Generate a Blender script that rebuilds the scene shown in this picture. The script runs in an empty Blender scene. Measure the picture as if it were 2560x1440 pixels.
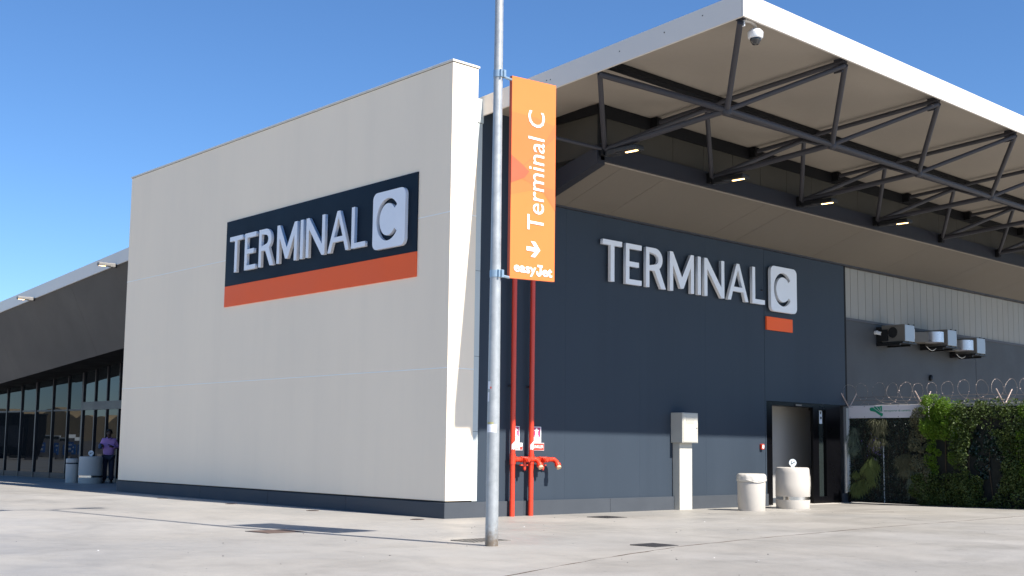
import bpy, bmesh, math, random
import numpy as np
from mathutils import Vector, Matrix, Quaternion

R = math.radians
random.seed(7)
rng = np.random.default_rng(7)
sc = bpy.context.scene
col = sc.collection

# ------------------------------------------------------------------ camera
cam_d = bpy.data.cameras.new('camera')
cam = bpy.data.objects.new('camera', cam_d)
col.objects.link(cam)
CAM = Vector((-13.777, -16.865, 1.30))
yaw, pitch, roll = R(42.359), R(6.1075), R(0.729)
fwd = Vector((math.cos(pitch) * math.sin(yaw), math.cos(pitch) * math.cos(yaw), math.sin(pitch)))
rgt = Vector((math.cos(yaw), -math.sin(yaw), 0))
upv = rgt.cross(fwd)
r2 = math.cos(roll) * rgt + math.sin(roll) * upv
u2 = -math.sin(roll) * rgt + math.cos(roll) * upv
cam.matrix_world = Matrix(((r2.x, u2.x, -fwd.x, CAM.x), (r2.y, u2.y, -fwd.y, CAM.y), (r2.z, u2.z, -fwd.z, CAM.z), (0, 0, 0, 1)))
cam_d.sensor_width = 36
cam_d.lens = 2937.95 / 2560 * 36
cam_d.shift_y = 85.93 / 2560
cam_d.clip_end = 3000
sc.camera = cam

# ------------------------------------------------------------------ light
SUN = Vector((0.09, -0.968, 1.0)).normalized()
world = bpy.data.worlds.new('World')
sc.world = world
world.use_nodes = True
wn = world.node_tree.nodes
wl = world.node_tree.links
wn.clear()
sky = wn.new('ShaderNodeTexSky')
sky.sky_type = 'NISHITA'
sky.sun_disc = False
sky.sun_elevation = math.asin(SUN.z)
sky.sun_rotation = math.atan2(SUN.x, SUN.y)
sky.air_density = 1.0
sky.dust_density = 0.0
sky.ozone_density = 10.0
sky.altitude = 0
bg = wn.new('ShaderNodeBackground')
bg.inputs['Strength'].default_value = 0.074
wo = wn.new('ShaderNodeOutputWorld')
hs = wn.new('ShaderNodeHueSaturation')
hs.inputs['Saturation'].default_value = 1.03
wl.new(sky.outputs[0], hs.inputs['Color'])
wl.new(hs.outputs[0], bg.inputs['Color'])
wl.new(bg.outputs[0], wo.inputs['Surface'])

sl = bpy.data.lights.new('sun', 'SUN')
sl.energy = 4.3
sl.angle = R(0.53)
sl.color = (1.0, 0.948, 0.87)
sun = bpy.data.objects.new('sun', sl)
sun.rotation_euler = SUN.to_track_quat('Z', 'Y').to_euler()
sun.location = (-5, -20, 30)
col.objects.link(sun)

sc.view_settings.view_transform = 'Standard'
sc.view_settings.look = 'None'
sc.view_settings.gamma = 1
sc.view_settings.use_curve_mapping = False
sc.view_settings.exposure = 1.15


# ------------------------------------------------------------------ materials
def lin(r, g, b):
    f = lambda c: (c / 255 / 12.92) if c <= 10 else ((c / 255 + .055) / 1.055) ** 2.4
    return (f(r), f(g), f(b))


def mat(name, base, rough=.6, metal=0.0, var=.10, scale=1.5, fine=40, bump=0.0, streak=None, spec=.5, emit=None,
        estr=0, coat=0, ior=None, streak2=None):
    m = bpy.data.materials.new(name)
    m.use_nodes = True
    n = m.node_tree.nodes
    l = m.node_tree.links
    p = n['Principled BSDF']
    p.inputs['Roughness'].default_value = rough
    p.inputs['Metallic'].default_value = metal
    p.inputs['Specular IOR Level'].default_value = spec
    if ior: p.inputs['IOR'].default_value = ior
    if coat: p.inputs['Coat Weight'].default_value = coat
    tc = n.new('ShaderNodeTexCoord')
    mp = n.new('ShaderNodeMapping')
    l.new(tc.outputs['Object'], mp.inputs['Vector'])
    if streak: mp.inputs['Scale'].default_value = streak
    a = n.new('ShaderNodeTexNoise')
    a.inputs['Scale'].default_value = scale
    a.inputs['Detail'].default_value = 6
    a.inputs['Roughness'].default_value = .6
    l.new(mp.outputs[0], a.inputs['Vector'])
    b = n.new('ShaderNodeTexNoise')
    b.inputs['Scale'].default_value = fine
    b.inputs['Detail'].default_value = 4
    l.new(tc.outputs['Object'], b.inputs['Vector'])
    mx = n.new('ShaderNodeMath'); mx.operation = 'MULTIPLY_ADD'
    l.new(b.outputs['Fac'], mx.inputs[0]); mx.inputs[1].default_value = .35
    l.new(a.outputs['Fac'], mx.inputs[2])
    rp = n.new('ShaderNodeMapRange')
    l.new(mx.outputs[0], rp.inputs['Value'])
    rp.inputs['From Min'].default_value = .35
    rp.inputs['From Max'].default_value = 1.0
    rp.inputs['To Min'].default_value = 1 - var
    rp.inputs['To Max'].default_value = 1 + var
    vm = n.new('ShaderNodeVectorMath'); vm.operation = 'SCALE'
    vm.inputs[0].default_value = base
    l.new(rp.outputs[0], vm.inputs['Scale'])
    src = vm.outputs[0]
    if streak2:
        m2 = n.new('ShaderNodeMapping'); m2.inputs['Scale'].default_value = streak2[:3]
        l.new(tc.outputs['Object'], m2.inputs['Vector'])
        c = n.new('ShaderNodeTexNoise'); c.inputs['Scale'].default_value = 1.0; c.inputs['Detail'].default_value = 5; c.inputs['Roughness'].default_value = .65
        l.new(m2.outputs[0], c.inputs['Vector'])
        r2 = n.new('ShaderNodeMapRange'); l.new(c.outputs['Fac'], r2.inputs['Value'])
        r2.inputs['From Min'].default_value = .48; r2.inputs['From Max'].default_value = .72
        r2.inputs['To Min'].default_value = 1; r2.inputs['To Max'].default_value = 1 - streak2[3]
        v2 = n.new('ShaderNodeVectorMath'); v2.operation = 'SCALE'
        l.new(src, v2.inputs[0]); l.new(r2.outputs[0], v2.inputs['Scale']); src = v2.outputs[0]
    l.new(src, p.inputs['Base Color'])
    rr = n.new('ShaderNodeMapRange')
    l.new(a.outputs['Fac'], rr.inputs['Value'])
    rr.inputs['From Min'].default_value = .3; rr.inputs['From Max'].default_value = .7
    rr.inputs['To Min'].default_value = max(0.0, rough * (1 - .15 if rough > .1 else 1)); rr.inputs['To Max'].default_value = min(1, rough * (1.15 if rough > .1 else 1))
    l.new(rr.outputs[0], p.inputs['Roughness'])
    if bump:
        bp = n.new('ShaderNodeBump')
        bp.inputs['Strength'].default_value = bump
        bp.inputs['Distance'].default_value = .01
        l.new(b.outputs['Fac'], bp.inputs['Height'])
        l.new(bp.outputs[0], p.inputs['Normal'])
    if emit:
        p.inputs['Emission Color'].default_value = (*emit, 1)
        p.inputs['Emission Strength'].default_value = estr
    return m


def ground_material():
    m = bpy.data.materials.new('worn_concrete')
    m.use_nodes = True
    n = m.node_tree.nodes; l = m.node_tree.links
    p = n['Principled BSDF']
    p.inputs['Roughness'].default_value = .62
    tc = n.new('ShaderNodeTexCoord')

    def noise(scale, detail, rough=.55, dist=0.0, off=(0, 0, 0), sc3=(1, 1, 1)):
        mp = n.new('ShaderNodeMapping'); mp.inputs['Location'].default_value = off; mp.inputs['Scale'].default_value = sc3
        l.new(tc.outputs['Object'], mp.inputs['Vector'])
        t = n.new('ShaderNodeTexNoise'); t.inputs['Scale'].default_value = scale; t.inputs['Detail'].default_value = detail
        t.inputs['Roughness'].default_value = rough; t.inputs['Distortion'].default_value = dist
        l.new(mp.outputs[0], t.inputs['Vector'])
        return t.outputs['Fac']

    def ramp(src, a, b, lo, hi):
        r = n.new('ShaderNodeMapRange'); l.new(src, r.inputs['Value'])
        r.inputs['From Min'].default_value = a; r.inputs['From Max'].default_value = b
        r.inputs['To Min'].default_value = lo; r.inputs['To Max'].default_value = hi
        return r.outputs[0]

    def mul(a, b):
        x = n.new('ShaderNodeMath'); x.operation = 'MULTIPLY'
        l.new(a, x.inputs[0]); l.new(b, x.inputs[1]); return x.outputs[0]

    big = ramp(noise(.18, 4, .5, .6), .35, .7, .90, 1.08)
    blot = ramp(noise(.9, 8, .66, 1.0, (3, 1, 0), (1, .55, 1)), .52, .72, 1.0, .83)
    wash = ramp(noise(.35, 6, .6, .8, (9, 4, 0), (1, 2.2, 1)), .55, .75, 1.0, .84)
    mid = ramp(noise(3.2, 8, .7), .3, .7, .93, 1.06)
    fine = ramp(noise(60, 3, .6), .3, .7, .94, 1.06)
    pit = ramp(noise(13, 3, .5, 0, (5, 5, 0)), .68, .74, 1.0, .68)
    f = mul(mul(mul(big, blot), mul(mid, fine)), mul(pit, wash))
    # warm / cool tint
    t = n.new('ShaderNodeMix'); t.data_type = 'RGBA'
    l.new(ramp(noise(.3, 3, .5, 0, (7, 2, 0)), .4, .65, 0, 1), t.inputs['Factor'])
    t.inputs['A'].default_value = (.333, .312, .280, 1)
    t.inputs['B'].default_value = (.324, .309, .286, 1)
    vm = n.new('ShaderNodeVectorMath'); vm.operation = 'SCALE'
    l.new(t.outputs['Result'], vm.inputs[0]); l.new(f, vm.inputs['Scale'])
    l.new(vm.outputs[0], p.inputs['Base Color'])
    l.new(ramp(noise(.5, 5, .6, .5, (1, 8, 0)), .4, .65, .42, .72), p.inputs['Roughness'])
    bp = n.new('ShaderNodeBump'); bp.inputs['Strength'].default_value = .12; bp.inputs['Distance'].default_value = .01
    l.new(noise(45, 5, .6), bp.inputs['Height']); l.new(bp.outputs[0], p.inputs['Normal'])
    return m


M = {}
M['ground'] = ground_material()
M['groove'] = mat('dirty_joint', (.055, .038, .028), .95, var=.3, scale=8)
M['render'] = mat('cream_render', (.945, .802, .622), .85, var=.045, scale=.5, fine=70, bump=.15, streak=(1, 1, .35), streak2=(1.8, 1.8, .09, .022))
M['render_joint'] = mat('white_joint', (.97, .93, .86), .7, var=.05)
M['coping'] = mat('coping_metal', (.66, .63, .57), .5, var=.08)
M['plinth'] = mat('plinth_grey', (.060, .068, .080), .62, var=.10, scale=2, fine=50, bump=.1, spec=.2)
M['black'] = mat('shadow_black', (.012, .012, .014), .7, var=.2)
M['darkwall'] = mat('blue_grey_wall', (.036, .049, .067), .55, var=.07, scale=.7, fine=60, bump=.08, streak=(1, 1, .25), spec=.2, streak2=(2, 2, .10, .06))
M['greywall'] = mat('dark_grey_wall', (.052, .056, .062), .65, var=.08, scale=.8)
M['trimwhite'] = mat('pale_green_metal', (.52, .56, .545), .45, var=.05, scale=1)
M['fascia'] = mat('fascia_metal', (.66, .62, .57), .42, var=.04, scale=.6)
M['roof'] = mat('roof_sheet', (.45, .45, .45), .5, var=.06)
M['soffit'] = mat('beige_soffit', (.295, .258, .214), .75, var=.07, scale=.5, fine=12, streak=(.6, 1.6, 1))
M['soffit_low'] = mat('shaded_soffit', (.148, .127, .101), .75, var=.10, scale=.5, fine=12, streak=(1.6, .6, 1))  # beige soffit darkened, the shade deep under the canopy put into the colour
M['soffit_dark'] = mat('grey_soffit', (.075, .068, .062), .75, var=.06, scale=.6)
M['clere'] = mat('clerestory_panel', (.040, .035, .026), .7, var=.10, scale=.7)
M['steel'] = mat('charcoal_steel', (.043, .042, .049), .5, var=.12, scale=3, spec=.3)
M['steel_black'] = mat('black_steel', (.008, .008, .009), .6, var=.1, spec=.15)
M['beam'] = mat('edge_beam', (.020, .021, .028), .5, var=.08, scale=1, spec=.25)
M['panel'] = mat('pale_cladding', (.28, .27, .245), .6, var=.08, scale=.9, streak=(1, 1, .3))
M['sill'] = mat('cladding_rail', (.07, .07, .08), .6)
M['doorframe'] = mat('door_black', (.003, .003, .004), .3, var=.1, spec=.15)
M['frosted'] = mat('grey_partition', (.36, .35, .335), .5, var=.05, scale=.6)
M['glass'] = mat('dark_glass', (.006, .008, .010), .015, var=.02, spec=.5, ior=1.34)
M['glass'].node_tree.nodes['Principled BSDF'].inputs['Specular Tint'].default_value = (.38, .72, 1.0, 1)
M['sideglass'] = mat('sidelight_glass', (.020, .026, .026), .06, var=.1, ior=1.6)
M['frame'] = mat('mullion_bronze', (.018, .016, .020), .4, var=.1)
M['signblue'] = mat('sign_navy', (.005, .013, .025), .5, var=.04, scale=.6, spec=.15)
M['signorange'] = mat('sign_orange', (.95, .135, .035), .5, var=.04, scale=.6, spec=.2)
M['letter'] = mat('letter_metal', (.80, .82, .86), .38, var=.04, scale=1, spec=.6)
M['banner'] = mat('banner_orange', (.82, .19, .040), .45, var=.03, scale=1)
M['bannerside'] = mat('banner_edge', (.55, .09, .03), .5, var=.05)
M['print1'] = mat('banner_print_coral', (.82, .150, .042), .45, var=.03)
M['print2'] = mat('banner_print_red', (.80, .105, .045), .45, var=.03)
M['print0'] = mat('banner_print_pale', (.82, .168, .041), .45, var=.03)
M['white'] = mat('white_print', (.86, .86, .85), .5, var=.02)
M['galv'] = mat('galvanised', (.37, .385, .39), .42, metal=.35, var=.20, scale=9, fine=70, bump=.08)
# rust and dirt creeping up the foot of the post
_n = M['galv'].node_tree.nodes; _l = M['galv'].node_tree.links
_p = _n['Principled BSDF']; _src = _p.inputs['Base Color'].links[0].from_socket
_tc = _n.new('ShaderNodeTexCoord'); _sx = _n.new('ShaderNodeSeparateXYZ'); _l.new(_tc.outputs['Object'], _sx.inputs[0])
_nz = _n.new('ShaderNodeTexNoise'); _nz.inputs['Scale'].default_value = 22; _nz.inputs['Detail'].default_value = 6; _l.new(_tc.outputs['Object'], _nz.inputs['Vector'])
_ma = _n.new('ShaderNodeMath'); _ma.operation = 'MULTIPLY_ADD'; _l.new(_nz.outputs['Fac'], _ma.inputs[0]); _ma.inputs[1].default_value = -.42; _l.new(_sx.outputs['Z'], _ma.inputs[2])
_mr = _n.new('ShaderNodeMapRange'); _l.new(_ma.outputs[0], _mr.inputs['Value'])
_mr.inputs['From Min'].default_value = -.18; _mr.inputs['From Max'].default_value = .06; _mr.inputs['To Min'].default_value = .85; _mr.inputs['To Max'].default_value = 0
_mx = _n.new('ShaderNodeMix'); _mx.data_type = 'RGBA'; _l.new(_mr.outputs[0], _mx.inputs['Factor']); _l.new(_src, _mx.inputs['A']); _mx.inputs['B'].default_value = (.16, .11, .065, 1)
_l.new(_mx.outputs['Result'], _p.inputs['Base Color'])
M['galvclamp'] = mat('clamp_galvanised', (.32, .42, .50), .35, metal=.5, var=.1, scale=6)
M['paper'] = mat('torn_sticker', (.75, .77, .80), .7, var=.1, scale=15)
M['stickertape'] = mat('tape_residue', (.45, .42, .20), .8, var=.4, scale=30)
M['redpaint'] = mat('fire_red', (.66, .045, .015), .33, var=.08, scale=4, coat=.2)
M['reddark'] = mat('fire_red_deep', (.45, .03, .03), .4, var=.1)
M['brass'] = mat('pale_cap', (.75, .50, .30), .45, var=.1)
M['hydrant'] = mat('magenta_print', (.42, .05, .16), .5, var=.05)
M['redprint'] = mat('red_print', (.62, .05, .03), .5, var=.04)
M['cabinet'] = mat('cabinet_cream', (.50, .48, .42), .42, var=.04, scale=2)
M['cream'] = mat('bin_cream', (.50, .465, .42), .6, var=.06, scale=2, fine=90, bump=.06)
M['bag'] = mat('bin_bag', (.56, .53, .48), .3, var=.05, scale=3, fine=14, bump=.35)
M['chrome'] = mat('chrome_band', (.62, .60, .58), .16, metal=1.0, var=.05)
M['sand'] = mat('ash_sand', (.42, .38, .32), .95, var=.3, scale=20)
M['pinwhite'] = mat('pin_white', (.62, .68, .72), .5)
M['ink'] = mat('black_ink', (.01, .01, .012), .6)
M['camwhite'] = mat('camera_white', (.78, .79, .80), .4, var=.03)
M['camdome'] = mat('camera_dome', (.02, .02, .022), .08, var=.05, spec=.7)
M['lampbody'] = mat('lamp_black', (.012, .012, .013), .45, var=.1)
M['lampgrey'] = mat('lamp_grey', (.20, .19, .18), .5, var=.1)
M['lamplens'] = mat('lamp_lens', (.9, .6, .25), .4, emit=(1.0, .62, .25), estr=5.0)
M['unitgrey'] = mat('unit_grey', (.17, .155, .135), .5, var=.10, scale=2)
M['unitfront'] = mat('unit_front', (.36, .40, .44), .4, metal=.3, var=.06)
M['drum'] = mat('drum_galvanised', (.62, .62, .66), .3, metal=.6, var=.08, scale=5)
M['iron'] = mat('cast_iron', (.045, .042, .042), .7, var=.2, scale=10)
M['rust'] = mat('rusty_iron', (.10, .065, .05), .85, var=.3, scale=10)
M['fencewhite'] = mat('fence_cloth', (.60, .60, .66), .8, var=.05, scale=1)
M['fencepost'] = mat('fence_post', (.50, .56, .60), .5, var=.06)
M['fencedark'] = mat('fence_screen', (.010, .013, .011), .9, var=.3, scale=6)
M['green'] = mat('logo_green', (.004, .24, .14), .6, var=.04)
M['razor'] = mat('razor_steel', (.20, .165, .145), .5, metal=.5, var=.3, scale=20)
M['bracket'] = mat('bracket_steel', (.50, .38, .33), .5, metal=.2, var=.2, scale=12)
M['skin'] = mat('skin', (.085, .045, .03), .55, var=.08, scale=12)
M['hair'] = mat('hair_black', (.012, .011, .011), .7, var=.2, scale=40)
M['shirt'] = mat('shirt_lilac', (.42, .23, .50), .85, var=.08, scale=10, bump=.2)
M['trousers'] = mat('trousers_navy', (.022, .027, .048), .85, var=.12, scale=10)
M['shoe'] = mat('shoe_black', (.012, .012, .013), .5)
M['bluecloth'] = mat('jacket_blue', (.03, .07, .16), .8, var=.1)
M['tan'] = mat('tan_render', (.50, .36, .20), .85, var=.08, scale=.5)
M['hoard'] = mat('hoarding_board', (.36, .31, .27), .8, var=.08, scale=.6)
M['blueboard'] = mat('blue_poster', (.02, .16, .50), .5, var=.04)
M['carpaint'] = mat('car_white', (.7, .72, .72), .3)
M['carteal'] = mat('car_teal', (.02, .09, .11), .25, spec=.7)
M['tyre'] = mat('tyre', (.02, .02, .02), .8)


def leafmat(name, base, rough=.5, var=.35, trans=.25, spec=.4):
    m = mat(name, base, rough, var=var, scale=2.2, fine=25, spec=spec)
    n = m.node_tree.nodes; l = m.node_tree.links
    p = n['Principled BSDF']; out = n['Material Output']
    t = n.new('ShaderNodeBsdfTranslucent')
    t.inputs['Color'].default_value = (base[0] * 1.5, base[1] * 1.6, base[2] * .7, 1)
    mx = n.new('ShaderNodeMixShader'); mx.inputs[0].default_value = trans
    l.new(p.outputs[0], mx.inputs[1]); l.new(t.outputs[0], mx.inputs[2]); l.new(mx.outputs[0], out.inputs['Surface'])
    return m


M['leaf_bright'] = leafmat('leaf_bright', (.10, .185, .010), .55)
M['leaf_ivy'] = leafmat('leaf_ivy', (.052, .078, .018), .5, spec=.3, trans=.15)
M['leaf_dark'] = leafmat('leaf_dark', (.016, .036, .022), .3, spec=.7, trans=.08)
M['leaf_olive'] = leafmat('leaf_olive', (.11, .112, .066), .7, trans=.15)
M['leaf_grass'] = leafmat('leaf_grass', (.16, .20, .065), .65, trans=.2)
M['leaf_grey'] = leafmat('leaf_grey', (.13, .17, .13), .7, trans=.15)
M['flower'] = leafmat('flower_violet', (.16, .12, .40), .6, trans=.1)
M['stem'] = mat('stem_brown', (.05, .035, .022), .9, var=.3, scale=20)

# ------------------------------------------------------------------ builders
ORG = {}


class MB:
    def __init__(self):
        self.v = []; self.f = []; self.mi = []; self.cur = 0

    def add(self, vs, fs):
        o = len(self.v)
        self.v += [tuple(p) for p in vs]
        self.f += [tuple(i + o for i in f) for f in fs]
        self.mi += [self.cur] * len(fs)
        return self

    def box(self, x0, x1, y0, y1, z0, z1):
        x0, x1 = min(x0, x1), max(x0, x1); y0, y1 = min(y0, y1), max(y0, y1); z0, z1 = min(z0, z1), max(z0, z1)
        return self.add([(x0, y0, z0), (x1, y0, z0), (x1, y1, z0), (x0, y1, z0), (x0, y0, z1), (x1, y0, z1), (x1, y1, z1), (x0, y1, z1)],
                        [(0, 3, 2, 1), (4, 5, 6, 7), (0, 1, 5, 4), (1, 2, 6, 5), (2, 3, 7, 6), (3, 0, 4, 7)])

    def hexa(self, p):
        return self.add(p, [(0, 3, 2, 1), (4, 5, 6, 7), (0, 1, 5, 4), (1, 2, 6, 5), (2, 3, 7, 6), (3, 0, 4, 7)])

    def tube(self, a, b, r0, r1=None, n=14, caps=True):
        a = Vector(a); b = Vector(b); r1 = r0 if r1 is None else r1
        d = (b - a).normalized()
        s = d.cross(Vector((0, 0, 1)))
        if s.length < 1e-4: s = Vector((1, 0, 0))
        s.normalize(); t = d.cross(s)
        vs = []
        for c, r in ((a, r0), (b, r1)):
            for i in range(n):
                q = 2 * math.pi * i / n
                vs.append(c + (s * math.cos(q) + t * math.sin(q)) * r)
        fs = [(i, n + i, n + (i + 1) % n, (i + 1) % n) for i in range(n)]
        if caps: fs += [tuple(range(n)), tuple(range(2 * n - 1, n - 1, -1))]
        return self.add(vs, fs)

    def path(self, pts, r, n=8, caps=True):
        pts = [Vector(p) for p in pts]
        rs = r if isinstance(r, (list, tuple)) else [r] * len(pts)
        prev = None; vs = []
        for i, p in enumerate(pts):
            d = (pts[min(i + 1, len(pts) - 1)] - pts[max(i - 1, 0)]).normalized()
            if prev is None:
                s = d.cross(Vector((0, 0, 1)))
                if s.length < 1e-3: s = d.cross(Vector((1, 0, 0)))
            else:
                s = prev - d * prev.dot(d)
            s.normalize(); prev = s; t = d.cross(s)
            for k in range(n):
                q = 2 * math.pi * k / n
                vs.append(p + (s * math.cos(q) + t * math.sin(q)) * rs[i])
        fs = []
        for i in range(len(pts) - 1):
            for k in range(n):
                fs.append((i * n + k, i * n + (k + 1) % n, (i + 1) * n + (k + 1) % n, (i + 1) * n + k))
        if caps:
            fs += [tuple(range(n - 1, -1, -1)), tuple(range((len(pts) - 1) * n, len(pts) * n))]
        return self.add(vs, fs)

    def lathe(self, c, prof, n=28, wob=None):
        vs = []; m = len(prof)
        for (r, z) in prof:
            for k in range(n):
                q = 2 * math.pi * k / n
                rr = r * (1 + (wob(q, z) if wob else 0))
                vs.append((c[0] + rr * math.cos(q), c[1] + rr * math.sin(q), c[2] + z))
        fs = []
        for i in range(m - 1):
            for k in range(n):
                fs.append((i * n + k, i * n + (k + 1) % n, (i + 1) * n + (k + 1) % n, (i + 1) * n + k))
        fs += [tuple(range(n - 1, -1, -1)), tuple(range((m - 1) * n, m * n))]
        return self.add(vs, fs)

    def disc(self, c, r, nrm, n=20):
        d = Vector(nrm).normalized()
        s = d.cross(Vector((0, 0, 1)))
        if s.length < 1e-3: s = Vector((1, 0, 0))
        s.normalize(); t = d.cross(s)
        return self.add([Vector(c) + (s * math.cos(2 * math.pi * k / n) + t * math.sin(2 * math.pi * k / n)) * r for k in range(n)], [tuple(range(n))])

    def mesh(self, name, mats, off):
        me = bpy.data.meshes.new(name)
        me.from_pydata([(x - off[0], y - off[1], z - off[2]) for x, y, z in self.v], [], self.f)
        for mm in (mats if isinstance(mats, (list, tuple)) else [mats]): me.materials.append(mm)
        if any(self.mi): me.polygons.foreach_set('material_index', self.mi)
        me.update()
        return me

    def build(self, name, m, parent=None, loc=None, bevel=0, smooth=False, fix=True, seg=2):
        off = ORG[parent.name] if parent else (loc or (0, 0, 0))
        me = self.mesh(name, m, off)
        if fix:
            bm = bmesh.new(); bm.from_mesh(me)
            bmesh.ops.recalc_face_normals(bm, faces=bm.faces[:])
            bm.to_mesh(me); bm.free()
        o = bpy.data.objects.new(name, me)
        col.objects.link(o)
        if parent:
            o.parent = parent
            ORG[o.name] = off
        else:
            o.location = off; ORG[o.name] = off
        if smooth:
            me.polygons.foreach_set('use_smooth', [True] * len(me.polygons))
            me.set_sharp_from_angle(angle=R(38))
        if bevel:
            b = o.modifiers.new('bevel', 'BEVEL'); b.width = bevel; b.segments = seg; b.limit_method = 'ANGLE'; b.angle_limit = R(40)
        return o


def thing(name, label, cat, loc, group=None):
    o = bpy.data.objects.new(name, None)
    o.empty_display_size = .2
    o.location = loc
    col.objects.link(o)
    ORG[o.name] = tuple(loc)
    o['label'] = label; o['category'] = cat
    if group: o['group'] = group
    return o


def tag(o, label, cat, group=None):
    o['label'] = label; o['category'] = cat
    if group: o['group'] = group
    return o


def copy_tree(o, parent=None):
    c = o.copy(); col.objects.link(c)
    if parent: c.parent = parent
    for ch in list(o.children): copy_tree(ch, c)
    return c


def mesh_from_curve(cu):
    tmp = bpy.data.objects.new('tmp', cu)
    col.objects.link(tmp)
    bpy.context.view_layer.update()
    dg = bpy.context.evaluated_depsgraph_get()
    me = bpy.data.meshes.new_from_object(tmp.evaluated_get(dg))
    bpy.data.objects.remove(tmp)
    bpy.data.curves.remove(cu)
    return me


def finish_curve(me, name, m, parent, mtx):
    off = Vector(ORG[parent.name])
    me.transform(Matrix.Translation(-off) @ mtx)
    me.name = name
    me.materials.clear(); me.materials.append(m)
    o = bpy.data.objects.new(name, me); col.objects.link(o)
    o.parent = parent; ORG[o.name] = tuple(off)
    return o


def glyph(name, loops, depth, mtx, m, parent):
    cu = bpy.data.curves.new(name, 'CURVE'); cu.dimensions = '2D'; cu.fill_mode = 'BOTH'; cu.extrude = depth / 2
    for lp in loops:
        s = cu.splines.new('POLY'); s.points.add(len(lp) - 1)
        for p, (x, y) in zip(s.points, lp): p.co = (x, y, 0, 1)
        s.use_cyclic_u = True
    return finish_curve(mesh_from_curve(cu), name, m, parent, mtx @ Matrix.Translation((0, 0, depth / 2)))


def text(name, body, width, height, depth, mtx, m, parent, offset=0.0, align='LEFT', spacing=1.0):
    """flat lettering fitted to width x height"""
    cu = bpy.data.curves.new(name, 'FONT'); cu.body = body; cu.size = 1; cu.extrude = .02; cu.offset = offset
    cu.resolution_u = 3; cu.space_character = spacing
    me = mesh_from_curve(cu)
    co = np.empty(len(me.vertices) * 3); me.vertices.foreach_get('co', co); co = co.reshape(-1, 3)
    lo = co.min(0); hi = co.max(0)
    sx = width / (hi[0] - lo[0]); sy = height / (hi[1] - lo[1])
    co = (co - lo) * np.array([sx, sy, depth / .04])
    me.vertices.foreach_set('co', co.ravel())
    return finish_curve(me, name, m, parent, mtx)


def frame(o, u, v, w):
    """matrix: local x->u, y->v, z->w at o"""
    u, v, w = Vector(u), Vector(v), Vector(w)
    return Matrix(((u.x, v.x, w.x, o[0]), (u.y, v.y, w.y, o[1]), (u.z, v.z, w.z, o[2]), (0, 0, 0, 1)))


def on_front(x, y, z): return frame((x, y, z), (1, 0, 0), (0, 0, 1), (0, -1, 0))   # faces -Y
def on_side(x, y, z): return frame((x, y, z), (0, -1, 0), (0, 0, 1), (-1, 0, 0))   # faces -X


def gz(y): return .012 * min(max(-y, 0.0), 9.0)


# ------------------------------------------------------------------ ground
def crack_y(x):
    xs = [-400, -13, -6.0, -4.0, -2.0, 0.0, 4.0, 10.0, 20.0, 400]
    ys = [-20, -11.3, -8.45, -7.72, -7.14, -6.85, -6.46, -6.18, -5.9, -5.9]
    return float(np.interp(x, xs, ys))


gx = [-400, -120, -60, -30] + list(np.arange(-18, 24, .3)) + [30, 60, 120, 400]
jit = [random.uniform(-.018, .018) for _ in gx]
wid = [max(.005, random.gauss(.016, .007)) for _ in gx]
gm = MB()
rowsv = []
for kind in range(9):
    row = []
    for i, x in enumerate(gx):
        cy_ = crack_y(x) + jit[i]; w_ = wid[i]
        y, dz = [(400, 0), (60, 0), (0, 0), (-3.0, 0), (cy_ + w_, 0), (cy_ + w_ * .6, -.015), (cy_ - w_ * .6, -.015), (cy_ - w_, 0), (-400, 0)][kind]
        row.append((x, y, gz(y) + dz))
    rowsv.append(row)
n_ = len(gx)
rowsv.insert(8, [(x, min(-9.0, crack_y(x) - .5) if abs(x) < 25 else crack_y(x) - 4, gz(-9.0)) for x in gx])
for row in rowsv: gm.v += row
for k in range(len(rowsv) - 1):
    for i in range(n_ - 1):
        gm.f.append((k * n_ + i, (k + 1) * n_ + i, (k + 1) * n_ + i + 1, k * n_ + i + 1))
        gm.mi.append(1 if k in (4, 5, 6) else 0)
ground = gm.build('ground', [M['ground'], M['groove']])
ground['kind'] = 'structure'
t = MB()
for (xa, ya, xb, yb) in ((7.72, -2.32, 8.6, -2.95), (8.62, -2.97, 9.45, -3.6)):
    d_ = Vector((xb - xa, yb - ya, 0)).normalized(); q_ = Vector((-d_.y, d_.x, 0)) * .012
    t.hexa([(xa - q_.x, ya - q_.y, gz(ya) - .02), (xb - q_.x, yb - q_.y, gz(yb) - .02), (xb + q_.x, yb + q_.y, gz(yb) - .02), (xa + q_.x, ya + q_.y, gz(ya) - .02),
            (xa - q_.x, ya - q_.y, gz(ya) + .003), (xb - q_.x, yb - q_.y, gz(yb) + .003), (xb + q_.x, yb + q_.y, gz(yb) + .003), (xa + q_.x, ya + q_.y, gz(ya) + .003)])
t.build('slot_channel', M['groove'], ground)

# ------------------------------------------------------------------ terminal building
B = thing('terminal_building', 'grey and cream airport terminal with white edged overhanging roof', 'building', (0, 0, 0))

# cream wall slab, three tiers
wall = MB(); wall.box(.02, .62, .02, 13.98, .02, 8.59)
core = wall.build('wall_core', M['black'], B)
tiers = [(.315, 2.762), (2.782, 5.702), (5.722, 8.612)]
for i, (z0, z1) in enumerate(tiers):
    t = MB(); t.box(0, .64, 0, 14.0, z0, z1)
    t.build('wall_panel', M['render'], B, bevel=.006)
for z in (2.762, 5.702):
    t = MB(); t.box(-.0015, .6415, -.0015, 14.0, z, z + .020)
    t.build('wall_joint', M['render_joint'], B)
t = MB(); t.box(-.022, .662, -.022, 14.022, 8.622, 8.665)
t.build('coping', M['coping'], B, bevel=.006)
t = MB(); t.box(.006, .634, .006, 13.994, 8.613, 8.621)
t.build('coping_shadow_gap', M['black'], B)
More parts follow.
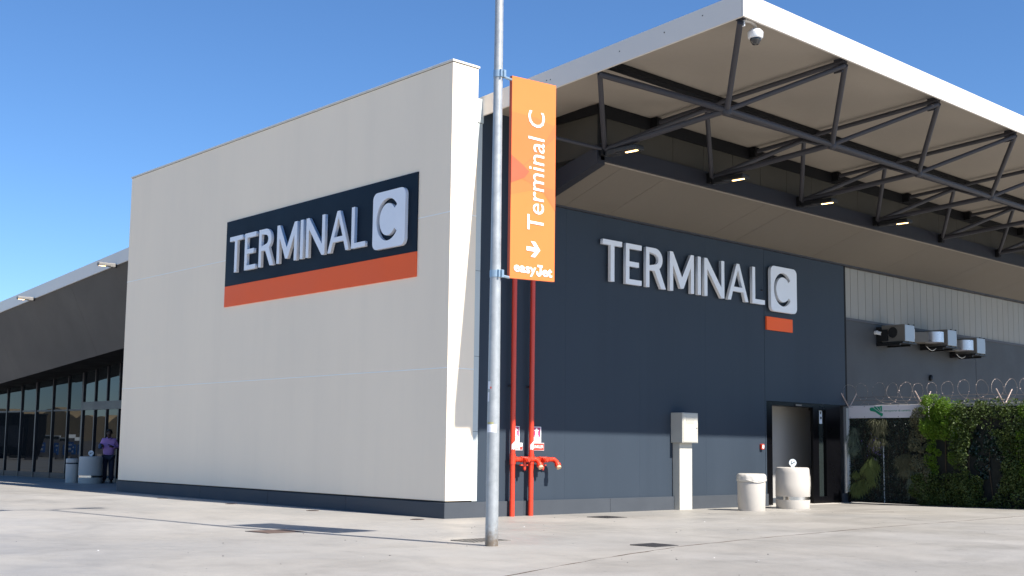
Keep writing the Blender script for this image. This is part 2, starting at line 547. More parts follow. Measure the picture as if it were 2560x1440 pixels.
# plinth panels on the two sides
yj = [13.99, 9.27, 6.15, 3.14, -.034]
for a, b in zip(yj[:-1], yj[1:]):
    t = MB(); t.box(-.04, .018, b + .004, a - .004, -.03, .283)
    t.build('plinth_panel', M['plinth'], B, bevel=.004)
xj = [-.036, 1.95, 4.4, 6.46]
for a, b in zip(xj[:-1], xj[1:]):
    t = MB(); t.box(a + .003, b - .003, -.034, .019, -.03, .288)
    t.build('plinth_panel', M['plinth'], B, bevel=.004)
t = MB(); t.box(6.90, 9.965, -.034, .019, -.03, .288)
t.build('plinth_panel', M['plinth'], B, bevel=.004)
t = MB(); t.box(13.24, 13.5, -.034, .019, -.03, .25)
t.build('plinth_panel', M['plinth'], B)
# pale downpipe casing between cream wall and dark wall
t = MB(); t.box(.648, .775, .012, .16, .30, 7.55)
t.build('corner_casing', M['trimwhite'], B, bevel=.004)
t = MB(); t.box(.646, .79, -.004, .2, 7.556, 8.03)
t.build('casing_head', M['trimwhite'], B, bevel=.004)
for z in (3.02, 4.66, 1.6):
    t = MB(); t.box(.652, .772, .0095, .0115, z, z + .006); t.build('casing_joint', M['black'], B)
# dark blue wall
for xa, xb in ((.777, 3.10), (3.102, 5.38), (5.382, 7.65), (7.652, 9.922)):
    t = MB(); t.box(xa, xb, .0195, .28, .0, 6.22); t.build('dark_wall_panel', M['darkwall'], B)
t = MB(); t.box(.777, 2.2, .0195, .28, 6.22, 7.9); t.build('dark_wall_panel', M['darkwall'], B)
t = MB(); t.box(9.934, 13.5, .0195, .28, 2.52, 6.22); t.build('dark_wall_panel', M['darkwall'], B, bevel=.004)
t = MB(); t.box(9.92, 9.936, .045, .27, .0, 6.21); t.build('wall_seam', M['black'], B)
t = MB(); t.box(9.934, 9.985, .0195, .28, .0, 2.52); t.build('dark_wall_panel', M['darkwall'], B)
t = MB(); t.box(2.2, 30, -.03, .34, 6.222, 6.27); t.build('wall_head_trim', M['steel'], B)
# entrance
ent = MB()
ent.box(9.987, 10.235, .03, .33, 0, 2.515); ent.box(10.235, 11.985, .03, .33, 2.42, 2.515)
ent.box(11.985, 12.24, .03, .11, 0, 2.515); ent.box(12.24, 12.58, .03, .33, 2.36, 2.515)
ent.box(12.24, 12.58, .03, .33, 0, .18); ent.box(12.58, 13.235, .03, .33, 0, 2.515)
fr = ent.build('entrance_frame', M['doorframe'], B, bevel=.004)
t = MB(); t.box(10.0, 14.5, .95, 1.02, 0, 2.6); dl = t.build('vestibule_wall', M['frosted'], B)
t = MB(); t.box(10.0, 14.5, .935, .949, .0, .12); t.build('skirting', M['plinth'], dl)
t = MB(); t.box(9.9, 10.0, .331, 1.62, 0, 2.6); t.box(14.5, 14.6, .331, 1.62, 0, 2.6); t.build('side_wall', M['frosted'], dl)
t = MB(); t.box(9.9, 14.6, .331, 1.7, 2.6, 2.68); t.build('vestibule_ceiling', M['panel'], dl)
t = MB(); t.box(13.3, 14.6, .281, .33, 0, 2.6); t.build('side_lining', M['doorframe'], dl)
t = MB(); t.box(11.2, 11.45, .0, .028, 2.44, 2.475); t.build('door_closer', M['unitgrey'], fr)
t = MB(); t.box(12.241, 12.579, .12, .16, .18, 2.36); sg = t.build('sidelight', M['sideglass'], B)
nt = MB(); nt.box(12.39, 12.51, .105, .115, 2.02, 2.42); ntc = nt.build('door_notice', M['pinwhite'], sg)
t = MB(); t.box(12.42, 12.47, .098, .102, 2.27, 2.33); t.box(12.42, 12.48, .098, .102, 2.14, 2.2); t.build('notice_mark', M['ink'], sg)
t = MB(); t.box(9.95, 13.5, -.12, .4, -.02, .012); t.build('door_step', M['cream'], B)
# wall further right
t = MB(); t.box(13.5, 30, .10, .35, 0, 4.80); t.build('grey_wall', M['greywall'], B)
t = MB(); t.box(13.505, 13.58, .02, .098, 2.5, 6.22); t.build('wall_edge_trim', M['steel_black'], B)
t = MB(); t.box(13.58, 30, .07, .16, 4.80, 4.865); t.build('cladding_rail', M['sill'], B)
t = MB(); t.box(13.58, 30, .16, .3, 4.87, 6.22); t.build('cladding_backing', M['steel_black'], B)
pw = .372
for i in range(44):
    x = 13.60 + i * pw
    t = MB(); t.box(x + .007, x + pw - .009, .112, .158, 4.868, 6.218)
    t.build('cladding_panel', M['panel'], B)
t = MB(); t.box(20.95, 20.965, .096, .099, .1, 4.79); t.build('wall_seam', M['black'], B)

# ---- roof: fascia, soffit
XF, YF = .75, -6.19


def zf(y): return 8.04 - .0545 * (y - YF) if y <= 0 else 7.703 - .0705 * y


xs_ = [XF, 7.0, 13.25, 19.5, 25.75, 32]
for a, b in zip(xs_[:-1], xs_[1:]):
    t = MB(); t.box(a + (.004 if a > 1 else 0), b - .004, YF, YF + .04, zf(YF) - .003, zf(YF) + .39)
    t.build('fascia_panel', M['fascia'], B, bevel=.004)
ys_ = [YF + .043, 0.0, 7.0, 14.0, 21.0, 28.0, 36.0, 46.0]
for a, b in zip(ys_[:-1], ys_[1:]):
    t = MB()
    a2 = a + (.003 if a > 0 else 0)
    t.hexa([(XF, a2, zf(a)), (XF + .04, a2, zf(a)), (XF + .04, b, zf(b)), (XF, b, zf(b)),
            (XF, a2, zf(a) + .385), (XF + .04, a2, zf(a) + .385), (XF + .04, b, zf(b) + .385), (XF, b, zf(b) + .385)])
    t.build('fascia_panel', M['fascia'], B)
rv = []
for y in (YF + .045, 0, 46):
    for x in (XF + .043, 32): rv.append((x, y, zf(y) + .36))
t = MB(); t.add(rv, [(0, 1, 3, 2), (2, 3, 5, 4)]); t.build('roof_sheet', M['roof'], B, fix=False)
# thin drip trim and screws on fascia
t = MB()
for (y, dz) in ((-5.4, .25), (-4.6, .22), (-3.6, .2), (-1.9, .18), (-1.8, .19), (.6, .2)):
    t.box(XF - .004, XF + .002, y, y + .02, zf(y) + dz, zf(y) + dz + .02)
t.build('fascia_rivet', M['steel'], B)
# upper soffit bays between rafters
SO = .135
XR = [.80, 3.83, 7.10, 10.37, 13.64, 16.91, 20.18, 23.45, 26.72, 29.99]
edges = [XF + .042] + XR[1:]
for a, b in zip(edges[:-1], edges[1:]):
    t = MB()
    y0, y1 = YF + .044, .1
    t.hexa([(a + .004, y0, zf(y0) + SO), (b - .004, y0, zf(y0) + SO), (b - .004, y1, zf(y1) + SO), (a + .004, y1, zf(y1) + SO),
            (a + .004, y0, zf(y0) + SO + .03), (b - .004, y0, zf(y0) + SO + .03), (b - .004, y1, zf(y1) + SO + .03), (a + .004, y1, zf(y1) + SO + .03)])
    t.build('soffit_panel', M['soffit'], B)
# clerestory box above the lower soffit
YB, XB = -1.66, 2.27
cl = MB(); cl.box(XB + .02, 30, YB + .02, .2, 6.95, 7.92); clo = cl.build('clerestory', M['clere'], B)
for i in range(28):
    x = XB + .22 + i * 1.0
    if x > 29: break
    t = MB(); t.box(x + .004, x + .994, YB + .006, YB + .019, 7.14, 7.67); t.build('clerestory_panel', M['clere'], clo)
t = MB(); t.box(XB + .2, 30, YB - .03, YB + .018, 7.67, 7.915); t.build('head_band', M['steel_black'], clo)
t = MB(); t.box(XB - .03, XB + .018, YB - .02, .0, 7.72, 7.905); t.build('head_band', M['steel_black'], clo)
t = MB(); t.box(XB - .01, XB + .2, YB - .03, YB + .018, 6.95, 7.92); t.build('corner_post', M['steel_black'], clo)
for x in XR[1:]:
    t = MB(); t.box(x - .075, x + .075, YB - .20, YB - .032, 7.70, 7.912); t.build('rafter_seat', M['steel_black'], clo)
# edge beam
bm_ = MB(); bm_.box(XB, 30, YB - .06, YB + .10, 6.80, 7.13); eb = bm_.build('edge_beam', M['beam'], B, bevel=.006)
t = MB()
t.hexa([(XB - .1, YB - .06, 6.72), (XB + .12, YB - .06, 6.72), (XB + .12, .0, 6.18), (XB - .1, .0, 6.18),
        (XB - .1, YB - .06, 7.05), (XB + .12, YB - .06, 7.05), (XB + .12, .0, 6.62), (XB - .1, .0, 6.62)])
t.build('end_beam', M['beam'], B, bevel=.006)
t = MB(); t.box(XB + .13, 30, YB + .0, YB + .05, 6.785, 6.80); t.build('beam_lip', M['soffit'], eb)
# lower sloping soffit
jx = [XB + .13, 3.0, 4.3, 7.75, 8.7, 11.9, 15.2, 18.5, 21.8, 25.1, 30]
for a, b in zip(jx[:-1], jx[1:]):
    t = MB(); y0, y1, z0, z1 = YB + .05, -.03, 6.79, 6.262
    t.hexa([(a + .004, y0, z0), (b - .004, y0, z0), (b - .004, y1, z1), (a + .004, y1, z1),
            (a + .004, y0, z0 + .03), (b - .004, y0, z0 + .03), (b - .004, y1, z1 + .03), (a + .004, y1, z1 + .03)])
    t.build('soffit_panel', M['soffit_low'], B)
# ---- space frame
sf = MB(); sf.tube((.79, -3.29, 7.95), (30, -3.29, 7.95), .001)
XN = [2.30 + 3.27 * i for i in range(9)]


def tube(a, b, r, name='tube', m='steel'):
    t = MB(); t.tube(a, b, r, n=14)
    return t.build(name, M[m], FR, smooth=True)


t = MB(); t.box(.80, 30, -3.37, -3.19, zf(-3.28) + .03, zf(-3.28) + SO - .004)
FR = t.build('roof_frame', M['steel_black'], B)
for x in XR[1:]:
    tube((x, YF + .1, zf(YF) + .03), (x, YB - .21, zf(YB) + .03), .045, 'rafter')
NZ, LZ = 7.165, 6.99
NY, LY, MY = -4.69, -1.80, -3.05
fp = lambda i: (XR[i] if i else .83, YF + .12, 7.99)
mp_ = lambda i: (XR[i] if i else .83, MY, zf(MY) - .02)
for i, xn in enumerate(XN):
    N = (xn, NY, NZ); L = (xn, LY, LZ)
    if i < len(XN) - 1: tube(N, (XN[i + 1], NY, NZ), .056, 'chord')
    tube(N, fp(i), .050, 'strut')
    if i + 1 < len(XR): tube(N, fp(i + 1), .044, 'strut')
    tube(N, mp_(i), .058 if i == 0 else .04, 'strut')
    if i + 1 < len(XR): tube(N, mp_(i + 1), .04, 'strut')
    tube(N, L, .056, 'chord')
    tube(L, mp_(i), .047, 'strut')
    if i + 1 < len(XR): tube(L, mp_(i + 1), .050, 'strut')
    s = MB(); s.lathe((N[0], N[1], N[2] - .10), [(.01, .0), (.06, .015), (.078, .05), (.078, .14), (.055, .18), (.01, .19)], 16)
    s.build('node', M['steel'], FR, smooth=True)
    s = MB(); s.box(xn - .075, xn + .075, YB - .17, YB - .062, LZ - .12, LZ + .1)
    s.build('beam_bracket', M['steel_black'], FR, bevel=.008)
tube((XN[0], LY, LZ), (.83, -.9, 7.3), .035, 'tie')
for x in XR[1:]:
    g_ = MB(); g_.box(x - .07, x + .07, YF + .14, YF + .26, 7.945, 7.965); g_.box(x - .012, x + .012, YF + .17, YF + .34, 7.89, zf(YF) + .1); g_.build('gusset', M['steel'], FR)
    g_ = MB(); g_.box(x - .08, x + .08, MY - .1, MY + .1, zf(MY) - .055, zf(MY) - .035); g_.build('gusset', M['steel'], FR)
t = MB(); t.box(.82, .95, YF + .06, YF + .2, 8.03, zf(YF) + .12); t.build('corner_bracket', M['steel'], FR)

# ---- left side: sloping dark soffit and glass front
XE = 1.8
zs = lambda y: 4.231 - .0717 * (y - 18.03)
for a, b in ((13.0, 20.0), (20.0, 27.0), (27.0, 34.0), (34.0, 46.0)):
    t = MB()
    t.hexa([(.795, a + .004, zf(a) + .02), (XE, a + .004, zs(a)), (XE, b - .004, zs(b)), (.795, b - .004, zf(b) + .02),
            (.795, a + .004, zf(a) + .05), (XE, a + .004, zs(a) + .04), (XE, b - .004, zs(b) + .04), (.795, b - .004, zf(b) + .05)])
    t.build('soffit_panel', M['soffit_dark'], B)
t = MB(); t.hexa([(XE, 13, zs(13) + .002), (3.6, 13, zs(13) + .002), (3.6, 46, zs(46) + .002), (XE, 46, zs(46) + .002),
                  (XE, 13, zs(13) + .04), (3.6, 13, zs(13) + .04), (3.6, 46, zs(46) + .04), (XE, 46, zs(46) + .04)])
t.build('inner_soffit', M['steel_black'], B)
GX0 = 3.2


def gxf(y): return GX0 if y < 24.34 else max(2.3, GX0 - .09 * (y - 24.34))


def gbox(y0, y1, a, b, z0, z1):
    """box following the glass line between two y positions"""
    t = MB()
    t.hexa([(gxf(y0) + a, y0, z0), (gxf(y0) + b, y0, z0), (gxf(y1) + b, y1, z0), (gxf(y1) + a, y1, z0),
            (gxf(y0) + a, y0, z1), (gxf(y0) + b, y0, z1), (gxf(y1) + b, y1, z1), (gxf(y1) + a, y1, z1)])
    return t


GF = gbox(14, 24.34, .07, .12, 0, 5.6).build('glass_front', M['black'], B)
for a_, b_ in ((24.34, 34.34), (34.34, 46)):
    gbox(a_, b_, .07, .12, 0, 5.6).build('glass_backing', M['black'], GF)
mul = [45.0, 43.2, 41.4, 39.6, 37.8, 36.0, 34.34, 33.0, 31.6, 30.25, 29.05, 27.85, 26.55, 25.4, 24.34, 23.27, 22.28, 21.3, 20.3, 19.3, 18.3, 17.3, 16.3, 15.3, 14.2]
for i, y in enumerate(mul):
    w = .11 if abs(y - 24.34) < .01 else (.055 if abs(y - 27.85) > .01 else .08)
    g = gxf(y)
    t = MB(); t.box(g - .05, g + .06, y - w, y + w * .2, .0, 5.5); t.build('mullion', M['frame'], GF)
for i in range(len(mul) - 1):
    y1, y0 = mul[i] - .06, mul[i + 1] + .02
    door = y1 < 24.3
    for z0, z1 in (((.12, 2.45), (2.73, 5.4)) if door else ((.20, 2.43), (2.49, 5.4))):
        e = [random.uniform(-.006, .006) for _ in range(4)]
        g0, g1 = gxf(y0), gxf(y1)
        t = MB(); t.hexa([(g0 + e[0], y0, z0), (g0 + .02 + e[0], y0, z0), (g1 + .02 + e[1], y1, z0), (g1 + e[1], y1, z0),
                          (g0 + e[2], y0, z1), (g0 + .02 + e[2], y0, z1), (g1 + .02 + e[3], y1, z1), (g1 + e[3], y1, z1)])
        t.build('pane', M['glass'], GF)
for a_, b_ in ((24.36, 34.34), (34.34, 46)):
    gbox(a_, b_, -.03, .05, 2.43, 2.49).build('transom', M['frame'], GF)
    gbox(a_, b_, -.04, .05, -.02, .20).build('sill', M['frame'], GF)
gbox(14, 24.2, -.06, .05, 2.45, 2.73).build('transom', M['frame'], GF)
gbox(14, 24.2, -.04, .05, -.02, .12).build('sill', M['frame'], GF)

# ------------------------------------------------------------------ TERMINAL C signs
def arc(cx, cy, rx, ry, a0, a1, n):
    return [(cx + rx * math.cos(R(a0 + (a1 - a0) * i / n)), cy + ry * math.sin(R(a0 + (a1 - a0) * i / n))) for i in range(n + 1)]


H = .88
st = .108
LET = {
    'T': (0.0, [[(0, H), (.60, H), (.60, H - st), (.30 + st * .55, H - st), (.30 + st * .55, 0), (.30 - st * .55, 0), (.30 - st * .55, H - st), (0, H - st)]]),
    'E': (.72, [[(0, 0), (0, H), (.51, H), (.51, H - st), (.112, H - st), (.112, H * .5 + st * .5), (.42, H * .5 + st * .5), (.42, H * .5 - st * .5), (.112, H * .5 - st * .5), (.112, st), (.51, st), (.51, 0)]]),
    'R': (1.373, [[(0, 0), (0, H)] + [(.30, H)] + arc(.30, H - .245, .25, .245, 88, -55, 14) + [(.665, 0), (.505, 0), (.285, .375), (.112, .375), (.112, 0)],
                  [(.112, H - st), (.112, .375 + st)] + arc(.29, H - .25, .125, .112, -88, 88, 10)]),
    'M': (2.175, [[(0, 0), (0, H), (.110, H), (.423, .33), (.735, H), (.846, H), (.846, 0), (.733, 0), (.733, .585), (.474, .08), (.372, .08), (.112, .585), (.112, 0)]]),
    'I': (3.156, [[(0, 0), (0, H), (.115, H), (.115, 0)]]),
    'N': (3.394, [[(0, 0), (0, H), (.110, H), (.632, .245), (.632, H), (.744, H), (.744, 0), (.632, 0), (.112, .63), (.112, 0)]]),
    'A': (4.262, [[(0, 0), (.350, H), (.455, H), (.805, 0), (.683, 0), (.603, .215), (.202, .215), (.122, 0)], [(.242, .322), (.563, .322), (.4025, .735)]]),
    'L': (5.227, [[(0, 0), (0, H), (.112, H), (.112, st), (.50, st), (.50, 0)]]),
}


def cshape(cx, cy, rx, ry, w):
    return arc(cx, cy, rx, ry, 38, 322, 28) + arc(cx, cy, rx - w, ry - w, 322, 38, 28)


def rrect(x0, y0, x1, y1, r):
    return arc(x1 - r, y1 - r, r, r, 0, 90, 6) + arc(x0 + r, y1 - r, r, r, 90, 180, 6) + arc(x0 + r, y0 + r, r, r, 180, 270, 6) + arc(x1 - r, y0 + r, r, r, 270, 360, 6)


def letters(root, place, s, scale_tile, nudge={}):
    for ch, (u0, loops) in LET.items():
        glyph('letter', [[((u0 + nudge.get(ch, 0) + x) * s, y * s) for x, y in lp] for lp in loops], .075, place, M['letter'], root)
    tw, tz0, tz1 = scale_tile
    u0 = (5.97 + nudge.get('tile', 0)) * s
    cx, cy = u0 + tw * .47, (tz0 + tz1) / 2
    glyph('letter_tile', [rrect(u0, tz0, u0 + tw, tz1, .14), cshape(cx, cy, tw * .355, (tz1 - tz0) * .37, .105)], .08, place, M['letter'], root)


# left sign on the cream wall (faces -X)
S1 = thing('terminal_sign', 'navy and orange TERMINAL C sign board on the cream wall', 'sign', (0, 4.7, 4.57), 'raised terminal name signs')
t = MB(); t.box(-.03, -.001, .985, 8.47, 5.066, 6.635); t.build('board', M['signblue'], S1, bevel=.003)
t = MB(); t.box(-.031, -.001, .985, 8.47, 4.57, 5.062); t.build('colour_band', M['signorange'], S1, bevel=.003)
letters(S1, on_side(-.022, 8.17, 5.35), .985, (1.075, -.13, 1.03), {'L': -.085, 'tile': -.06, 'A': -.01})
S2 = thing('terminal_sign', 'raised silver TERMINAL C letters with small orange bar on dark blue wall', 'sign', (7.5, .02, 4.25), 'raised terminal name signs')
t = MB(); t.box(9.97, 11.06, -.03, .016, 4.25, 4.575); t.build('colour_band', M['signorange'], S2, bevel=.003)
letters(S2, on_front(4.06, -.035, 4.83), 1.0, (1.10, -.12, 1.0))
for r_, (xa, xb, za) in ((S2, (4.3, 10.6, 5.2)),):
    for k in range(9):
        x = xa + (xb - xa) * k / 8
        t = MB(); t.tube((x, .02, za), (x, -.036, za), .015, n=8)
        t.build('fixing_pin', M['steel'], r_)

# ------------------------------------------------------------------ street lamp with banner
PX, PY = -3.788, -5.58
PZ = gz(PY)
LP = thing('street_lamp', 'tall galvanised lamp post carrying the orange banner', 'lamp post', (PX, PY, PZ))
t = MB()
prof = [(.083, -.05), (.083, .0), (.082, .3), (.0805, 1.5), (.070, 3.6), (.0685, 3.7), (.056, 7), (.048, 9.5), (.038, 12.0), (.03, 12.05)]
t.lathe((PX, PY, PZ), prof, 20); t.build('post', M['galv'], LP, smooth=True)
for sgn, wv in ((-1, 1.3), (1, 1.2)):
    t = MB(); t.path([(PX, PY, PZ + 11.8), (PX + sgn * .25, PY, PZ + 12.15), (PX + sgn * .7, PY, PZ + 12.25)], [.035, .03, .028]); t.build('arm', M['galv'], LP, smooth=True)
    t = MB(); t.hexa([(PX + sgn * .65, PY - .12, PZ + 12.2), (PX + sgn * wv, PY - .17, PZ + 12.22), (PX + sgn * wv, PY + .17, PZ + 12.22), (PX + sgn * .65, PY + .12, PZ + 12.2),
                      (PX + sgn * .65, PY - .10, PZ + 12.32), (PX + sgn * wv, PY - .13, PZ + 12.30), (PX + sgn * wv, PY + .13, PZ + 12.30), (PX + sgn * .65, PY + .10, PZ + 12.32)])
    t.build('lamp_head', M['lampgrey'], LP, bevel=.02)


def patch(r, a0, a1, z0, z1, name, m, skew=0):
    t = MB(); n = 8; vs = []
    for i in range(n + 1):
        a = R(a0 + (a1 - a0) * i / n)
        for z in (z0 + skew * i / n, z1): vs.append((PX + r * math.cos(a), PY + r * math.sin(a), PZ + z))
    t.add(vs, [(2 * i, 2 * i + 2, 2 * i + 3, 2 * i + 1) for i in range(n)])
    t.build(name, m, LP)


patch(.0825, 160, 262, 1.43, 1.53, 'sticker', M['paper'])
patch(.0835, 208, 250, 1.435, 1.50, 'sticker', M['white'], .03)
patch(.0825, 165, 230, 1.535, 1.56, 'tape_trace', M['stickertape'])
patch(.0805, 160, 185, 1.82, 1.94, 'sticker', M['paper'])
patch(.0795, 160, 195, 1.98, 2.08, 'sticker', M['paper'])
patch(.0805, 192, 207, 1.985, 2.01, 'sticker', M['redprint'])
t = MB(); t.box(PX + .06, PX + .07, PY - .03, PY + .03, PZ + .02, PZ + .03)
BN = thing('banner_sign', 'orange vertical Terminal C banner with white arrow fixed to the lamp post', 'banner', (-3.15, PY, 3.53))
X0b, X1b, Z0b, Z1b = -3.556, -2.74, 3.53, 6.25
t = MB()
t.hexa([(X0b, PY - .02, 3.512), (X1b, PY - .02, 3.545), (X1b, PY + .03, 3.545), (X0b, PY + .03, 3.512), (X0b, PY - .02, 6.232), (X1b, PY - .02, 6.274), (X1b, PY + .03, 6.274), (X0b, PY + .03, 6.232)])
pn = t.build('panel', [M['banner'], M['bannerside']], BN)
for p in pn.data.polygons:
    if abs(p.normal.y) < .5: p.material_index = 1


def bprint(pts, k, m):
    t = MB(); t.add([(X0b + u * (X1b - X0b), PY - .0202 - .001 * k, Z0b + .02 + v * 2.68) for u, v in pts], [tuple(range(len(pts)))])
    t.build('print', M[m], pn, fix=False)


bprint([(0.0, .0), (1, .0), (1, .40), (.55, .38), (0, .42)], .5, 'banner')
bprint([(0.0, .40), (.65, .46), (1, .36), (1, .80), (.55, .82), (0, .82)], 1, 'print0')
bprint([(.18, .53), (1, .745), (1, .815), (.75, .70), (.42, .60), (.25, .56)], 2, 'print1')
bprint([(.25, .49), (.70, .46), (1, .36), (1, .43), (.98, .47), (.70, .475), (.40, .53)], 2.6, 'print1')
bprint([(0, .46), (.30, .50), (.40, .535), (.24, .565), (0, .60)], 3.2, 'print2')
tx = frame((X0b + .60, PY - .0255, 4.20), (0, 0, 1), (-1, 0, 0), (0, -1, 0))
text('lettering', 'Terminal C', 1.63, .305, .002, tx, M['white'], BN, offset=0)
for body_, x_, w_, z_, h_ in (('easy', .065, .405, 3.568, .130), ('et', .582, .185, 3.594, .115)):
    text('brand_lettering', body_, w_, h_, .002, on_front(X0b + x_, PY - .0255, z_), M['white'], BN, offset=.026)
glyph('brand_lettering', [[(.030, .150), (.125, .150), (.125, .122), (.108, .118), (.108, .045)] + arc(.058, .045, .050, .050, 0, -180, 8) + [(.010, .062), (.042, .062)] + arc(.058, .045, .014, .016, 180, 360, 6) + [(.072, .118), (.030, .122)]], .002, on_front(X0b + .462, PY - .0255, 3.590), M['white'], BN)
ax = X0b + .41; az = 3.94
glyph('arrow', [[(-.12, -.028), (.03, -.028), (-.045, -.105), (.035, -.105), (.13, 0), (.035, .105), (-.045, .105), (.03, .028), (-.12, .028)]], .002, on_front(ax, PY - .0255, az), M['white'], BN)
for z, r in ((6.20, .062), (3.54, .072)):
    t = MB(); t.lathe((PX, PY, z - .045), [(r, 0), (r + .004, 0), (r + .004, .09), (r, .09)], 20); t.build('clamp', M['galvclamp'], BN, smooth=True)
    t = MB(); t.box(PX + .02, PX + .055, PY - r - .035, PY - r + .02, z - .05, z + .05); t.box(PX - .03, PX - .005, PY - r - .03, PY - r + .01, z - .05, z + .05)
    t.build('clamp_lug', M['galvclamp'], BN, bevel=.003)
    t = MB(); t.path([(PX + .04, PY, z), (PX + .12, PY, z - .012), (X0b + .01, PY, z - .02)], .019, 8); t.build('bracket_arm', M['galvclamp'], BN, smooth=True)

# ------------------------------------------------------------------ fire pipes
def standpipe(x, label, nx):
    root = thing('fire_riser', label, 'fire pipe', (x, -.11, 0), 'red fire risers')
    y = -.115; r = .05
    t = MB(); t.tube((x, y, -.03), (x, y, 7.5), r, n=18); t.build('pipe', M['redpaint'], root, smooth=True)
    t = MB(); t.tube((x, y, .99), (x, y, 1.18), r + .009, n=18); t.tube((x, y, 1.175), (x, y, 1.186), r + .012, n=18); t.build('coupling', M['redpaint'], root, smooth=True)
    t = MB(); t.tube((x, y, 1.085), (x + .56, y - .05, 1.085), .045, n=14)
    for u, rr in ((.07, .055), (.14, .05), (.19, .06), (.32, .057), (.42, .052)):
        t.tube((x + u, y - .05 * u / .56, 1.085), (x + u + .03, y - .05 * (u + .03) / .56, 1.085), rr, n=14)
    t.tube((x + .2, y - .1, 1.085), (x + .33, y - .1, 1.085), .04, n=12)
    t.build('branch', M['redpaint'], root, smooth=True)
    v = MB(); v.tube((x + .26, y - .02, 1.085), (x + .26, y - .17, 1.085), .055, n=16); v.tube((x + .26, y - .17, 1.085), (x + .26, y - .19, 1.085), .035, n=12)
    v.tube((x + .26, y - .06, 1.05), (x + .26, y - .06, .90), .03, n=12); v.box(x + .14, x + .33, y - .085, y - .04, .965, .99); v.tube((x + .26, y - .06, .92), (x + .26, y - .06, .88), .022, n=10)
    v.build('valve', M['redpaint'], root, smooth=True)
    e = MB(); e.path([(x + .52, y - .045, 1.085), (x + .56, y - .06, 1.08), (x + .575, y - .12, 1.04), (x + .57, y - .17, .97)], [.05, .05, .048, .048], 14)
    e.tube((x + .572, y - .15, 1.0), (x + .568, y - .18, .955), .062, n=16)
    ob = e.build('outlet', M['redpaint'], root, smooth=True)
    c = MB(); c.tube((x + .568, y - .18, .955), (x + .565, y - .205, .92), .05, n=16); c.build('outlet_cap', M['brass'], ob, smooth=True)
    t = MB()
    for z in (2.5, 5.0): t.box(x - .02, x + .02, y, .018, z - .02, z + .02)
    t.build('pipe_bracket', M['steel'], root)
    t = MB(); vs = []
    for i in range(7):
        a = R(205 + 85 * i / 6)
        for z in (1.27 + .01 * (i % 3), 1.37 + .012 * i): vs.append((x + .0515 * math.cos(a), y + .0515 * math.sin(a), z))
    t.add(vs, [(2 * i, 2 * i + 2, 2 * i + 3, 2 * i + 1) for i in range(6)]); t.build('sticker', M['paper'], root)
    return root


standpipe(1.555, 'left red fire riser pipe with valve nearest the cream wall', 0)
standpipe(2.045, 'right red fire riser pipe with valve beside the SPRINKLER plate', 1)


def hydrant_sign(x0, x1, label):
    s = thing('hydrant_sign', label, 'safety sign', (x0, .018, 1.41), 'hydrant pictogram signs')
    t = MB(); t.box(x0, x1, .006, .0185, 1.412, 1.728); t.build('plate', M['white'], s, bevel=.002)
    cx = (x0 + x1) / 2
    w = (x1 - x0)
    t = MB(); t.box(x0 + w * .1, x1 - w * .1, .002, .005, 1.528, 1.712); t.build('pictogram_field', M['hydrant'], s)
    g = [(-.05, 0), (.05, 0), (.05, .02), (.035, .025), (.032, .105), (.06, .105), (.06, .128), (.032, .13), (.022, .15), (.012, .165), (-.012, .165), (-.022, .15), (-.032, .13), (-.06, .128), (-.06, .105), (-.032, .105), (-.035, .025), (-.05, .02)]
    glyph('pictogram', [[(px, py) for px, py in g]], .002, on_front(cx, .0, 1.535), M['white'], s)
    t = MB(); t.box(x0 + w * .12, x1 - w * .15, .003, .0055, 1.463, 1.467); t.box(x0 + w * .12, x1 - w * .4, .003, .0055, 1.49, 1.494); t.build('caption', M['unitgrey'], s)
    return s


hydrant_sign(1.625, 1.842, 'white and magenta hydrant sign right of the left red pipe')
hydrant_sign(2.165, 2.425, 'white and magenta hydrant sign above the SPRINKLER plate')
p1 = thing('fire_plate', 'small white plate with red lettering and red square by left red pipe', 'safety sign', (1.62, .018, 1.26))
t = MB(); t.box(1.62, 1.925, .006, .0185, 1.26, 1.405); t.build('plate', M['white'], p1, bevel=.002)
text('lettering', 'IDRANTI', .19, .05, .002, on_front(1.655, .0045, 1.268), M['redprint'], p1)
t = MB(); t.box(1.857, 1.915, .001, .0045, 1.272, 1.335); t.build('red_square', M['redprint'], p1)
p2 = thing('fire_plate', 'small red SPRINKLER plate under the right hydrant sign', 'safety sign', (2.10, .018, 1.26))
t = MB(); t.box(2.10, 2.508, .006, .0185, 1.26, 1.408); t.build('plate', M['white'], p2, bevel=.002)
t = MB(); t.box(2.108, 2.50, .002, .005, 1.268, 1.40); t.build('plate_face', M['redprint'], p2)
text('lettering', 'SPRINKLER', .36, .06, .002, on_front(2.125, .0005, 1.305), M['white'], p2, offset=.01)

# ------------------------------------------------------------------ utility cabinet
K = thing('utility_cabinet', 'cream metal utility cabinet on a square post against the dark wall', 'cabinet', (6.68, -.1, 0))
t = MB(); t.box(6.465, 6.895, -.185, .016, -.01, 1.462); t.build('pedestal', M['cabinet'], K, bevel=.006)
t = MB(); t.box(6.405, 6.945, -.31, .016, 1.465, 2.125); kb = t.build('box', M['cabinet'], K, bevel=.006)
t = MB(); t.box(6.425, 6.928, -.322, -.313, 1.485, 2.105); kd = t.build('door', M['cabinet'], K, bevel=.003)
for i in range(7):
    z = 1.90 + i * .018
    t = MB(); t.hexa([(6.53, -.330, z), (6.80, -.330, z), (6.80, -.3235, z), (6.53, -.3235, z), (6.53, -.324, z + .012), (6.80, -.324, z + .012), (6.80, -.3235, z + .012), (6.53, -.3235, z + .012)])
    t.build('vent_slat', M['cabinet'], kd)
t = MB(); t.tube((6.885, -.322, 1.79), (6.885, -.332, 1.79), .012, n=10); t.build('lock', M['ink'], kd)
